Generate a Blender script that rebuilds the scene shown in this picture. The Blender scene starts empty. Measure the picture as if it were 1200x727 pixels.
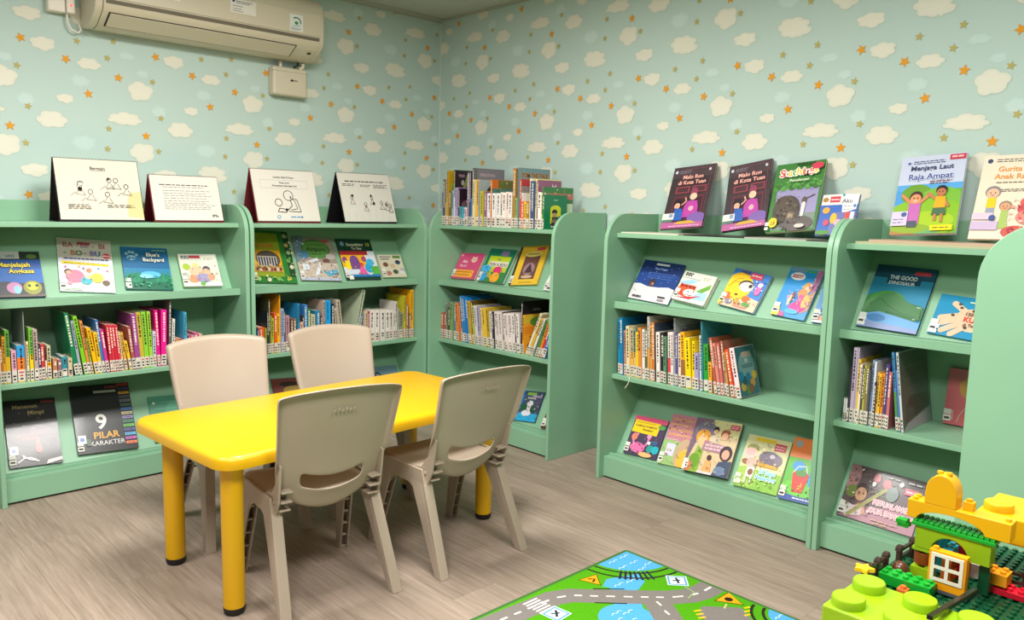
import bpy, math, random
from mathutils import Matrix, Vector
R_ = math.radians
scn = bpy.context.scene
COL = scn.collection
# ------------------------------------------------------------------ camera
cam_d = bpy.data.cameras.new('camera'); cam = bpy.data.objects.new('camera', cam_d); COL.objects.link(cam)
cam_d.sensor_width = 36.0; cam_d.lens = 36 * 925.9 / 1200; cam_d.clip_start = .02
yaw, pit, roll = R_(46.015), R_(7.155), R_(-1.296)
fw = Vector((math.cos(yaw)*math.cos(pit), math.sin(yaw)*math.cos(pit), -math.sin(pit)))
rt0 = Vector((math.sin(yaw), -math.cos(yaw), 0)); dn0 = fw.cross(rt0)
rt = math.cos(roll)*rt0 + math.sin(roll)*dn0; dn = -math.sin(roll)*rt0 + math.cos(roll)*dn0
cm = Matrix((rt, -dn, -fw)).transposed().to_4x4(); cm.translation = (0, 0, 1.2)
cam.matrix_world = cm
scn.camera = cam
# ------------------------------------------------------------------ world, lamps, exposure
W = bpy.data.worlds.new('room_light'); scn.world = W; W.use_nodes = True
W.node_tree.nodes['Background'].inputs[0].default_value = (1.0, .98, .96, 1)
W.node_tree.nodes['Background'].inputs[1].default_value = .27
def area(name, loc, sx, sy, e, col=(1, .972, .935)):
    l = bpy.data.lights.new(name, 'AREA'); l.shape = 'RECTANGLE'; l.size = sx; l.size_y = sy; l.energy = e; l.color = col
    o = bpy.data.objects.new(name, l); COL.objects.link(o); o.location = loc
    return o
area('ceiling_lamp', (1.35, 2.15, 2.31), .6, .6, 56)
area('ceiling_lamp', (-.1, .6, 2.31), .6, .6, 56)
area('ceiling_lamp', (1.45, .35, 2.31), .6, .6, 38)
area('ceiling_lamp', (-.2, 2.3, 2.31), .6, .6, 38)
vs = scn.view_settings
scn.display_settings.display_device = 'sRGB'
vs.view_transform = 'Standard'; vs.look = 'None'; vs.gamma = 1; vs.use_curve_mapping = False
vs.exposure = 0.0
# ------------------------------------------------------------------ helpers
def hx(s):
    s = s.lstrip('#'); o = []
    for i in (0, 2, 4):
        c = int(s[i:i+2], 16) / 255
        o.append(c/12.92 if c <= .04045 else ((c+.055)/1.055)**2.4)
    return (o[0], o[1], o[2], 1.0)
def mixh(a, b, t):
    A = [int(a[i:i+2], 16) for i in (0, 2, 4)]; B = [int(b[i:i+2], 16) for i in (0, 2, 4)]
    return '%02x%02x%02x' % tuple(int(x + (y-x)*t) for x, y in zip(A, B))
def mat(name, col, rough=.5, noise=0, scale=8, bump=0, bscale=60, spec=.5, stretch=(1, 1, 1), attr=False, rnd=0, coat=0):
    m = bpy.data.materials.new(name); m.use_nodes = True
    nt = m.node_tree; N = nt.nodes; L = nt.links; b = N['Principled BSDF']
    b.inputs['Roughness'].default_value = rough; b.inputs['Specular IOR Level'].default_value = spec
    b.inputs['Coat Weight'].default_value = coat; b.inputs['Coat Roughness'].default_value = .1
    src = None
    if attr:
        a = N.new('ShaderNodeAttribute'); a.attribute_name = 'Col'; src = a.outputs['Color']
    else:
        c = hx(col); b.inputs['Base Color'].default_value = c
    if noise or bump or rnd:
        g = N.new('ShaderNodeNewGeometry'); mp = N.new('ShaderNodeMapping'); mp.inputs['Scale'].default_value = stretch
        L.new(g.outputs['Position'], mp.inputs['Vector'])
    if noise:
        n = N.new('ShaderNodeTexNoise'); n.inputs['Scale'].default_value = scale; n.inputs['Detail'].default_value = 5
        L.new(mp.outputs[0], n.inputs['Vector'])
        mr = N.new('ShaderNodeMapRange'); mr.inputs[1].default_value = .3; mr.inputs[2].default_value = .7
        mr.inputs[3].default_value = 1-noise; mr.inputs[4].default_value = 1+noise
        L.new(n.outputs['Fac'], mr.inputs[0])
        mx = N.new('ShaderNodeVectorMath'); mx.operation = 'SCALE'
        if src: L.new(src, mx.inputs[0])
        else: mx.inputs[0].default_value = c[:3]
        L.new(mr.outputs[0], mx.inputs['Scale']); src = mx.outputs[0]
    if src: L.new(src, b.inputs['Base Color'])
    if bump:
        n2 = N.new('ShaderNodeTexNoise'); n2.inputs['Scale'].default_value = bscale; n2.inputs['Detail'].default_value = 3
        L.new(mp.outputs[0], n2.inputs['Vector'])
        bp = N.new('ShaderNodeBump'); bp.inputs['Strength'].default_value = bump; bp.inputs['Distance'].default_value = .002
        L.new(n2.outputs['Fac'], bp.inputs['Height']); L.new(bp.outputs[0], b.inputs['Normal'])
    return m
class MB:
    def __init__(s): s.v = []; s.f = []; s.c = []; s.m = []
    def face(s, pts, c=None, m=0):
        i = len(s.v); s.v += [tuple(p) for p in pts]; s.f.append(tuple(range(i, i+len(pts)))); s.c.append(c); s.m.append(m)
    def hexa(s, p, c=None, m=0):      # p: 4 bottom ccw, 4 top ccw
        i = len(s.v); s.v += [tuple(q) for q in p]
        for f in ((3, 2, 1, 0), (4, 5, 6, 7), (0, 1, 5, 4), (1, 2, 6, 5), (2, 3, 7, 6), (3, 0, 4, 7)):
            s.f.append(tuple(i+k for k in f)); s.c.append(c); s.m.append(m)
    def box(s, x0, y0, z0, x1, y1, z1, c=None, m=0):
        s.hexa([(x0, y0, z0), (x1, y0, z0), (x1, y1, z0), (x0, y1, z0), (x0, y0, z1), (x1, y0, z1), (x1, y1, z1), (x0, y1, z1)], c, m)
    def prism(s, poly, a, b, ax='x', c=None, m=0):   # poly in the other two axes, ccw seen from +axis
        P = {'x': lambda p, t: (t, p[0], p[1]), 'y': lambda p, t: (p[0], t, p[1]), 'z': lambda p, t: (p[0], p[1], t)}[ax]
        n = len(poly); i = len(s.v)
        s.v += [P(p, a) for p in poly] + [P(p, b) for p in poly]
        fl = (ax == 'y')
        A = tuple(i+k for k in range(n)); B = tuple(i+n+k for k in range(n))
        fs = [A[::-1], B] + [(i+k, i+(k+1) % n, i+n+(k+1) % n, i+n+k) for k in range(n)]
        for f in fs:
            s.f.append(f[::-1] if fl else f); s.c.append(c); s.m.append(m)
    def lathe(s, prof, cx=0, cy=0, n=24, c=None, m=0, ax='z', z0=0):   # prof [(r,z)] bottom to top, capped
        i = len(s.v)
        for r, z in prof:
            for k in range(n):
                a = 2*math.pi*k/n; x, y = r*math.cos(a), r*math.sin(a)
                s.v.append((cx+x, cy+y, z0+z) if ax == 'z' else ((z0+z, cx+x, cy+y) if ax == 'x' else (cx+y, z0+z, cy+x)))
        for j in range(len(prof)-1):
            for k in range(n):
                s.f.append((i+j*n+k, i+j*n+(k+1) % n, i+(j+1)*n+(k+1) % n, i+(j+1)*n+k)); s.c.append(c); s.m.append(m)
        s.f.append(tuple(i+k for k in range(n))[::-1]); s.c.append(c); s.m.append(m)
        e = i+(len(prof)-1)*n; s.f.append(tuple(e+k for k in range(n))); s.c.append(c); s.m.append(m)
    def tube(s, pts, r, n=8, c=None, m=0):
        i = len(s.v); P = [Vector(p) for p in pts]
        for j, p in enumerate(P):
            d = (P[min(j+1, len(P)-1)] - P[max(j-1, 0)]).normalized()
            u = d.orthogonal().normalized() if j == 0 else (u - d*u.dot(d)).normalized()
            w = d.cross(u)
            for k in range(n):
                a = 2*math.pi*k/n; s.v.append(tuple(p + r*(math.cos(a)*u + math.sin(a)*w)))
        for j in range(len(P)-1):
            for k in range(n):
                s.f.append((i+j*n+k, i+j*n+(k+1) % n, i+(j+1)*n+(k+1) % n, i+(j+1)*n+k)); s.c.append(c); s.m.append(m)
        s.f.append(tuple(i+k for k in range(n))[::-1]); s.c.append(c); s.m.append(m)
        e = i+(len(P)-1)*n; s.f.append(tuple(e+k for k in range(n))); s.c.append(c); s.m.append(m)
    def mesh(s, name, mats, smooth=False):
        me = bpy.data.meshes.new(name); me.from_pydata(s.v, [], s.f)
        for q in (mats if isinstance(mats, (list, tuple)) else [mats]): me.materials.append(q)
        if any(s.m): me.polygons.foreach_set('material_index', s.m)
        if any(c is not None for c in s.c):
            at = me.color_attributes.new('Col', 'FLOAT_COLOR', 'CORNER'); buf = []; cache = {}
            for f, c in zip(s.f, s.c):
                k = c or 'ffffff'
                if k not in cache: cache[k] = hx(k)
                buf += list(cache[k])*len(f)
            at.data.foreach_set('color', buf)
        if smooth: me.polygons.foreach_set('use_smooth', [True]*len(s.f))
        me.update(); return me
    def build(s, name, mats, parent=None, smooth=False, bevel=0, seg=2, angle=40):
        o = bpy.data.objects.new(name, s.mesh(name, mats, smooth)); COL.objects.link(o)
        if parent: o.parent = parent
        if bevel:
            b = o.modifiers.new('bevel', 'BEVEL'); b.width = bevel; b.segments = seg; b.limit_method = 'ANGLE'; b.angle_limit = R_(angle)
            b.harden_normals = False
        return o
def smooth_by_angle(o, ang=35):
    me = o.data; me.polygons.foreach_set('use_smooth', [True]*len(me.polygons))
    me.set_sharp_from_angle(angle=R_(ang)); return o
def tag(o, label=None, cat=None, group=None, kind=None):
    for k, v in (('label', label), ('category', cat), ('group', group), ('kind', kind)):
        if v: o[k] = v
    return o
def empty(name, mtx=None, loc=None):
    o = bpy.data.objects.new(name, None); COL.objects.link(o); o.empty_display_size = .05
    if mtx is not None: o.matrix_world = mtx
    if loc is not None: o.location = loc
    return o
def T(*p): return Matrix.Translation(p)
def Rz(a): return Matrix.Rotation(a, 4, 'Z')
def Rx(a): return Matrix.Rotation(a, 4, 'X')
def Ry(a): return Matrix.Rotation(a, 4, 'Y')
# ------------------------------------------------------------------ lettering
_tc = {}
def text_mesh(s, bold):
    k = (s, bold)
    if k not in _tc:
        cu = bpy.data.curves.new('lettering', 'FONT'); cu.body = s; cu.size = 1; cu.resolution_u = 3; cu.offset = .02 if bold else .008
        o = bpy.data.objects.new('lettering', cu); COL.objects.link(o)
        me = bpy.data.meshes.new_from_object(o.evaluated_get(bpy.context.evaluated_depsgraph_get()))
        V = [(v.co.x, v.co.y) for v in me.vertices]; F = [tuple(p.vertices) for p in me.polygons]
        bpy.data.meshes.remove(me); bpy.data.objects.remove(o); bpy.data.curves.remove(cu)
        _tc[k] = (V, F)
    return _tc[k]
class Art:      # flat print on a cover: layers stacked towards -y, in cover coordinates 0..1
    def __init__(s, w, h, y, step=.00018): s.w = w; s.h = h; s.y = y; s.st = step; s.n = 0; s.mb = MB()
    def _p(s, x, y): return ((min(max(x, 0), 1)-.5)*s.w, s.y - s.st*s.n, min(max(y, 0), 1)*s.h)
    def poly(s, pts, c):
        s.n += 1; s.mb.face([s._p(*p) for p in pts], c)
    def r(s, x0, y0, x1, y1, c): s.poly([(x0, y0), (x1, y0), (x1, y1), (x0, y1)], c)
    def e(s, cx, cy, rx, ry, c, rot=0, n=18):
        a = R_(rot); k = s.h/s.w; P = []
        for i in range(n):
            t = 2*math.pi*i/n; X = rx*math.cos(t); Y = ry*math.sin(t)/1.0
            P.append((cx + X*math.cos(a) - Y*k*math.sin(a), cy + X/k*math.sin(a) + Y*math.cos(a)))
        s.poly(P, c)
    def ln(s, pts, wd, c):    # stroke, wd fraction of height
        s.n += 1; k = s.h/s.w
        for (x0, y0), (x1, y1) in zip(pts, pts[1:]):
            dx, dy = (x1-x0)/k, (y1-y0); L = math.hypot(dx, dy) or 1; nx, ny = -dy/L*wd/2*k, dx/L*wd/2
            s.mb.face([s._p(x0-nx, y0-ny), s._p(x1-nx, y1-ny), s._p(x1+nx, y1+ny), s._p(x0+nx, y0+ny)], c)
    def t(s, st, x, y, size, c, al='c', bold=True, out=None, maxw=None, rot=0):
        V, F = text_mesh(st, bold)
        if not V: return
        xs = [v[0] for v in V]; wd = (max(xs)-min(xs)) * size * s.h / s.w; sx = 1
        if maxw and wd > maxw: sx = maxw/wd; wd = maxw
        ox = {'c': x - wd/2, 'l': x, 'r': x - wd}[al]; mn = min(xs); ca, sa = math.cos(R_(rot)), math.sin(R_(rot))
        def put(dx, dy, col):
            s.n += 1; i = len(s.mb.v)
            for v in V:
                X = (v[0]-mn)*size*s.h/s.w*sx; Y = v[1]*size
                s.mb.v.append(s._p(ox+dx+X, y+dy+Y + (X-wd/2)*sa*s.w/s.h))
            for f in F: s.mb.f.append(tuple(i+q for q in f)); s.mb.c.append(col); s.mb.m.append(0)
        if out:
            d = size*.09
            for a, b in ((-1, 0), (1, 0), (0, 1), (0, -1)): put(a*d*s.h/s.w, b*d, out)
        put(0, 0, c)
    def lines(s, x0, x1, ys, wd, c, seed=1):   # rows of tiny unreadable writing
        rg = random.Random(seed); s.n += 1
        for y in ys:
            x = x0; e = x1 - rg.random()*.25*(x1-x0)
            while x < e:
                l = min(rg.uniform(.03, .09), e-x)
                s.mb.face([s._p(x, y-wd/2), s._p(x+l, y-wd/2), s._p(x+l, y+wd/2), s._p(x, y+wd/2)], c); x += l+.015
    def busy(s, x0, y0, x1, y1, cols, n, seed, sz=.03):   # small printed picture details
        rg = random.Random(seed); k = s.h/s.w
        for q in range(n):
            x = rg.uniform(x0, x1); y = rg.uniform(y0, y1); c = cols[q % len(cols)]; r = sz*rg.uniform(.35, 1); a = rg.uniform(0, 180)
            if q % 3 == 0: s.ln([(x-r*k*math.cos(a), y-r*math.sin(a)), (x+r*k*.3, y+r*.4), (x+r*k*math.cos(a), y+r*math.sin(a))], r*.35, c)
            else: s.e(x, y, r*k, r*rg.uniform(.5, .9), c, rot=a, n=10)
    def person(s, x, y, h, skin, hair, shirt, pants=None, arms=0, dark='3a2a24'):   # generic storybook child, y=feet
        k = s.h/s.w; hd = h*.17
        if pants:
            s.r(x-.07*h*k, y, x-.015*h*k, y+h*.36, skin); s.r(x+.015*h*k, y, x+.07*h*k, y+h*.36, skin)
            s.r(x-.1*h*k, y+h*.2, x+.1*h*k, y+h*.4, pants)
        else: s.poly([(x-.17*h*k, y), (x+.17*h*k, y), (x+.08*h*k, y+h*.45), (x-.08*h*k, y+h*.45)], shirt)
        if arms:
            s.ln([(x-.08*h*k, y+h*.6), (x-.24*h*k, y+h*(.6+.22*arms))], h*.07, skin); s.ln([(x+.08*h*k, y+h*.6), (x+.24*h*k, y+h*(.6+.22*arms))], h*.07, skin)
        s.poly([(x-.11*h*k, y+h*.36), (x+.11*h*k, y+h*.36), (x+.1*h*k, y+h*.66), (x-.1*h*k, y+h*.66)], shirt)
        s.e(x, y+h*.83, hd*1.08*k, hd*1.05, hair); s.e(x, y+h*.79, hd*.86*k, hd*.86, skin)
        for sg in (-1, 1): s.e(x+sg*hd*.33*k, y+h*.8, hd*.1*k, hd*.13, dark, n=8)
        s.ln([(x-hd*.25*k, y+h*.735), (x, y+h*.72), (x+hd*.25*k, y+h*.735)], hd*.1, 'a03838')
# ------------------------------------------------------------------ materials
M_green = mat('painted_board', '86b392', .42, noise=.03, scale=5, bump=.05, bscale=140)
M_greenside = M_green
M_print = mat('printed_cover', 'ffffff', .34, attr=True, spec=.45, coat=.25)
M_paper = mat('matte_print', 'ffffff', .75, attr=True, spec=.25)
M_pages = mat('page_block', 'ddd2bc', .85, noise=.1, scale=90, stretch=(1, 1, 1))
M_yellow = mat('yellow_plastic', 'dca800', .34, noise=.02, scale=6, bump=.06, bscale=220)
M_rubber = mat('black_rubber', '14110f', .6)
M_chair = mat('beige_plastic', 'a99987', .42, noise=.02, scale=9, bump=.05, bscale=260)
M_ac = mat('ivory_plastic', 'cfc6ae', .42)
M_acdark = mat('dark_gap', '2a2622', .7)
M_white = mat('white_plastic', 'e6dfd0', .45)
M_ceil = mat('ceiling_paint', 'b9bdb2', .9)
M_trim = mat('trim_paint', 'a9ada0', .7)
M_wall = mat('wallpaper', 'b8cec6', .78, noise=.012, scale=2.5, bump=.06, bscale=500)
M_wprint = mat('wallpaper_ink', 'ffffff', .8, attr=True, spec=.2)
def floor_mat():
    m = bpy.data.materials.new('vinyl_plank'); m.use_nodes = True; nt = m.node_tree; N = nt.nodes; L = nt.links; b = N['Principled BSDF']
    g = N.new('ShaderNodeNewGeometry'); oi = N.new('ShaderNodeObjectInfo')
    sh = N.new('ShaderNodeVectorMath'); sh.operation = 'SCALE'; sh.inputs[0].default_value = (7, 13, 3); L.new(oi.outputs['Random'], sh.inputs['Scale'])
    ad = N.new('ShaderNodeVectorMath'); ad.operation = 'ADD'; L.new(g.outputs['Position'], ad.inputs[0]); L.new(sh.outputs[0], ad.inputs[1])
    def noise(sx, sy, sc, det, rough=.6):
        mp = N.new('ShaderNodeMapping'); mp.inputs['Scale'].default_value = (sx, sy, 1); L.new(ad.outputs[0], mp.inputs['Vector'])
        n = N.new('ShaderNodeTexNoise'); n.inputs['Scale'].default_value = sc; n.inputs['Detail'].default_value = det; n.inputs['Roughness'].default_value = rough
        n.inputs['Distortion'].default_value = .6
        L.new(mp.outputs[0], n.inputs['Vector']); return n.outputs['Fac']
    fine = noise(26, 1.1, 3.2, 8, .7); broad = noise(3.0, .5, 2.4, 4); streak = noise(60, 1.6, 3, 4)
    def math_(op, a, bb):
        q = N.new('ShaderNodeMath'); q.operation = op
        for i, v in enumerate((a, bb)):
            if isinstance(v, float): q.inputs[i].default_value = v
            else: L.new(v, q.inputs[i])
        return q.outputs[0]
    f = math_('ADD', math_('MULTIPLY', fine, .55), math_('ADD', math_('MULTIPLY', broad, .25), math_('MULTIPLY', streak, .2)))
    f = math_('ADD', f, math_('MULTIPLY', math_('SUBTRACT', oi.outputs['Random'], .5), .05))
    cr = N.new('ShaderNodeValToRGB'); L.new(f, cr.inputs[0])
    E = cr.color_ramp.elements; E[0].position = .32; E[0].color = hx('75665b'); E[1].position = .68; E[1].color = hx('b3a194')
    e = E.new(.5); e.color = hx('998879')
    L.new(cr.outputs[0], b.inputs['Base Color']); b.inputs['Roughness'].default_value = .5; b.inputs['Specular IOR Level'].default_value = .4
    bp = N.new('ShaderNodeBump'); bp.inputs['Strength'].default_value = .12; bp.inputs['Distance'].default_value = .001
    L.new(fine, bp.inputs['Height']); L.new(bp.outputs[0], b.inputs['Normal'])
    return m
M_floor = floor_mat()
# ------------------------------------------------------------------ room shell
YL, XR = 3.4895, 2.7086
WX, WY, CH = XR+.387, YL+.390, 2.33
fl = MB(); fl.box(-1.2, -1.2, -.06, WX, WY, -.004); floor = tag(fl.build('floor', mat('floor_bed', '4a3f36', .9)), kind='structure')
PW, PL = .178, 1.22; pk = MB(); pk.box(0, 0, -.0038, PW-.0005, PL-.0005, 0); plank_me = pk.mesh('plank', M_floor)
rg = random.Random(4)
ix = 0; x = WX - .002 - PW
while x > -.6:
    y = WY - .002 - PL + ((ix*.41) % 1)*PL
    while y > -.9:
        y1 = min(y+PL, WY-.002)
        if y1 - y > .1:
            o = bpy.data.objects.new('plank', plank_me); COL.objects.link(o); o.parent = floor; o.location = (x, y, 0); o.scale.y = (y1-y)/PL
        y -= PL
    x -= PW; ix += 1
b = MB(); b.box(-.6, WY, 0, WX+.1, WY+.1, CH+.05); wall_left = tag(b.build('wall_left', M_wall), kind='structure')
b = MB(); b.box(WX, -.6, 0, WX+.1, WY, CH+.05); wall_right = tag(b.build('wall_right', M_wall), kind='structure')
b = MB(); b.box(-.6, -.6, CH, WX, WY, CH+.05); tag(b.build('ceiling', M_ceil), kind='structure')
b = MB(); b.prism([(WY-.045, CH), (WY-.045, CH-.006), (WY-.012, CH-.012), (WY-.012, CH-.018), (WY, CH-.018), (WY, CH)], -.6, WX-.0, 'x'); tag(b.build('trim_1', M_trim), kind='structure')
b = MB(); b.prism([(WX-.014, CH-.012), (WX, CH-.012), (WX, CH), (WX-.014, CH)], -.6, WY-.05, 'y'); tag(b.build('trim_2', M_trim), kind='structure')
b = MB(); b.prism([(WX-.005, WY-.0005), (WX-.0005, WY-.005), (WX-.0005, WY-.0005)], .02, CH-.02, 'z'); tag(b.build('trim_3', mat('corner_bead', 'c4d4ca', .7)), kind='structure')
# wallpaper print: one repeat of clouds and stars read in metres, then tiled
CL = [(-2.522,2.187,.13,.085,0),(-2.278,2.16,.11,.072,1),(-2.447,2.043,.103,.09,2),(-2.135,1.961,.125,.08,3),(-2.349,1.942,.1,.056,1),(-2.298,1.826,.09,.058,1),(-2.128,1.766,.09,.05,1),(-2.449,1.673,.103,.088,2),(-2.225,1.607,.065,.04,1),(-2.274,1.509,.1,.056,1)]
CL[0] = (-2.5165,1.54,.138,.064,0)
_P = lambda x, y: None
PC = [(-2.16,2.068,.09,.07),(-2.50,1.822,.068,.034),(-1.989,1.823,.075,.04),(-2.435,1.752,.05,.034),(-2.165,1.686,.068,.054),(-2.37,1.588,.06,.055)]
SO = [(-2.43,2.12),(-2.377,1.837),(-2.216,1.774),(-2.013,1.722),(-2.535,1.721),(-2.135,1.637),(-2.437,1.442)]
SG = [(-2.06,2.14),(-2.59,2.094),(-2.378,2.053),(-2.068,2.05),(-2.607,1.99),(-2.553,1.878),(-2.016,1.914),(-2.172,1.857),(-2.055,1.802),(-2.58,1.778),(-2.395,1.722),(-2.363,1.56),(-2.597,1.447)]
PU, PZ = .525, .647
def uniq(L, tol=.06):
    out = []
    for q in L:
        if all(abs((q[0]-o[0]+PU/2) % PU - PU/2) > tol*.8 or abs((q[1]-o[1]+PZ/2) % PZ - PZ/2) > tol for o in out): out.append(q)
    return out
def cloud_poly(cx, cz, w, h, ty, sc, seed, flip):
    rg = random.Random(seed); P = []
    nb = {0: 7, 1: 6, 2: 5, 3: 7}[ty]; ph = rg.random()*6; n = 56
    for k in range(n):
        t = 2*math.pi*k/n
        r = .90 + .22*abs(math.sin(nb*t/2+ph))**.8 - .05 + .05*math.sin(3*t+ph*2)
        x = math.cos(t)*w/2*r*sc; z = math.sin(t)*h/2*r*sc*.92
        if ty == 0 and z < 0: z *= .8
        if ty == 3 and math.cos(t-5.6) > .86: x *= 1.25; z *= 1.35
        P.append((cx + flip*x, cz + z))
    return P
def star_poly(cx, cz, r, a, inner=.45):
    return [(cx + (r if k % 2 == 0 else r*inner)*math.sin(a+k*math.pi/5), cz + (r if k % 2 == 0 else r*inner)*math.cos(a+k*math.pi/5)) for k in range(10)]
CL, PC, SO, SG = uniq(CL), uniq(PC), uniq(SO), uniq(SG, .075)
def wallprint(parent, right):
    mb = MB(); lay = [0]
    ku = 1 if right else .545/.525
    def put(poly, c, lv):
        if right: P = [(WX-.0004-.0002*lv, -min(max(u, -WY+.002), .55), min(max(z, .9), CH-.013)) for u, z in poly]
        else: P = [(min(max(u, -.55), WX-.002), WY-.0004-.0002*lv, min(max(z, .9), CH-.019)) for u, z in poly]
        xs = [p[1 if right else 0] for p in P]; zs = [p[2] for p in P]
        if max(xs)-min(xs) > .006 and max(zs)-min(zs) > .006: lay[0] += 1; mb.face([(x - (4e-7*lay[0] if right else 0), y - (0 if right else 4e-7*lay[0]), z) for x, y, z in P], c)
    rng = range(-3, 6) if right else range(-5, 12)
    for i in rng:
        for j in (-1, 0, 1):
            def M(u, z):
                if right: return u + i*PU, z + j*PZ
                return 1.269 + (u+2.5165+i*PU)*ku, z + .033 + j*PZ
            for q, (u, z, w, h) in enumerate(PC):
                a, bb = M(u, z)
                for lv, (s, c) in enumerate(((1.1, 'bdd4ce'), (.85, 'c4d8d2'))): put(cloud_poly(a, bb, w, h, q % 3, s, q+50, 1), c, lv)
            for q, (u, z, w, h, ty) in enumerate(CL):
                a, bb = M(u, z)
                for lv, (s, c) in enumerate(((1.1, 'bfccbc'), (1.02, 'dbdccd'), (.82, 'e0dece'))): put(cloud_poly(a, bb, w, h, ty, s, q+7, 1), c, 2+lv)
            for q, (u, z) in enumerate(SG): put(star_poly(*M(u, z), .0165, q*1.3), 'b5a968', 6)
            for q, (u, z) in enumerate(SO): put(star_poly(*M(u, z), .021, q*.9), 'e09a30', 7)
    o = mb.build('wallpaper_print', M_wprint, parent)
wallprint(wall_left, False); wallprint(wall_right, True)
# ------------------------------------------------------------------ bookcases
H_, D_, RAD = 1.2, .375, .13
def side_poly():
    P = [(0, 0), (D_, 0), (D_, H_)]
    for k in range(13):
        a = math.pi/2*k/12; P.append((RAD - RAD*math.sin(a), H_ - RAD + RAD*math.cos(a)))
    return P
def bookcase(label, mtx, w, full=True):
    r = empty('bookcase', mtx); tag(r, label, 'bookcase', 'green display bookcases')
    t = .019
    for x in (0, w-t):
        m = MB(); m.prism(side_poly(), x, x+t, 'x'); smooth_by_angle(m.build('side_panel', M_green, r, bevel=.0015), 30)
    a, b = t, w-t
    def bx(name, *q, bev=.0015):
        m = MB(); m.box(*q); return m.build(name, M_green, r, bevel=bev)
    bx('back_panel', a, D_-.008, .03, b, D_, H_)
    bx('shelf', a, .065, 1.094, b, D_-.009, 1.114)
    s = bx('shelf', a, .075, .782, b, D_-.009, .800); bx('shelf_lip', a, .062, .778, b, .074, .809)
    s = bx('shelf', a, .065, .457, b, D_-.009, .477)
    s = bx('shelf', a, .050, .082, b, D_-.009, .100); bx('shelf_lip', a, .066, .1003, b, .076, .110, bev=.001)
    bx('plinth', a, .03, .009, b, .048, .1005)
    for z0, d0, z1, sl in ((.801, .153, 1.0935, .606), (.101, .124, .4565, .655)):
        d1 = d0+sl*(z1-z0); m = MB(); m.prism([(d0, z0), (d0+.008, z0), (d1+.008, z1), (d1, z1)], a, b, 'x'); m.build('display_panel', M_green, r)
    return r
def mL(u, d, z): return T(u, YL+d, z)
def mR(u, d, z): return T(XR+d, -u, z) @ Rz(-math.pi/2)
def mk(bank): return mL if bank == 'L' else mR
bookcase('green bookcase at far left under the air conditioner', mL(.635, 0, 0), 1.031)
bookcase('green bookcase just left of the room corner, two white easel charts on top', mL(1.6735, 0, 0), 1.033)
bookcase('green bookcase right of the room corner with a full row of books on top', mR(-3.4885, 0, 0), .9545)
bookcase('wide green bookcase on the right holding two purple twin books on top', mR(-2.2326, 0, 0), 1.0195)
bookcase('green bookcase partly hidden behind the toy bricks and the turned bookcase', mR(-1.2105, 0, 0), .642)
bookcase('green bookcase turned sideways at right edge, blank side panel showing', T(2.97, .5555, 0) @ Rz(math.pi), .97)
# ------------------------------------------------------------------ table
TB = empty('kids_table', T(1.478, 2.411, 0) @ Rz(R_(3.4))); tag(TB, 'yellow plastic rectangular kids table with four round legs', 'table')
def rrect(w, d, r, n=8):
    P = []
    for cx, cy, a0 in ((w/2-r, d/2-r, 0), (-w/2+r, d/2-r, 90), (-w/2+r, -d/2+r, 180), (w/2-r, -d/2+r, 270)):
        for k in range(n+1):
            a = R_(a0+90*k/n); P.append((cx+r*math.cos(a), cy+r*math.sin(a)))
    return P
TZ = .499
m = MB(); prof = [(0, TZ-.042), (.012, TZ-.040), (.014, TZ-.014), (.007, TZ-.004), (-.004, TZ)]
rings = []
for off, z in prof:
    rings.append([(x, y, z) for x, y in rrect(1.18+2*off, .60+2*off, .055+off)])
n = len(rings[0])
for ra in rings: m.v += ra
for j in range(len(rings)-1):
    for k in range(n): m.f.append((j*n+k, j*n+(k+1) % n, (j+1)*n+(k+1) % n, (j+1)*n+k)); m.c.append(None); m.m.append(0)
m.f.append(tuple(range(n))[::-1]); m.f.append(tuple((len(rings)-1)*n+k for k in range(n))); m.c += [None]*2; m.m += [0]*2
smooth_by_angle(m.build('tabletop', M_yellow, TB), 40)
leg_m = MB(); leg_m.lathe([(.0305, .022), (.0315, .03), (.0325, .43), (.037, TZ-.0435)], n=28)
foot_m = MB(); foot_m.lathe([(.024, 0), (.0295, .004), (.0315, .012), (.0315, .0215)], n=28)
lme = leg_m.mesh('leg', M_yellow, True); fme = foot_m.mesh('foot', M_rubber, True)
for x, y in ((-.534, -.231), (-.509, .212), (.512, -.229), (.52, .229)):
    for nm, me in (('leg', lme), ('foot', fme)):
        o = bpy.data.objects.new(nm, me); COL.objects.link(o)
        if nm == 'leg': o.parent = TB; o.location = (x, y, 0); lg = o; smooth_by_angle(o, 50)
        else: o.parent = lg; smooth_by_angle(o, 50)
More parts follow.
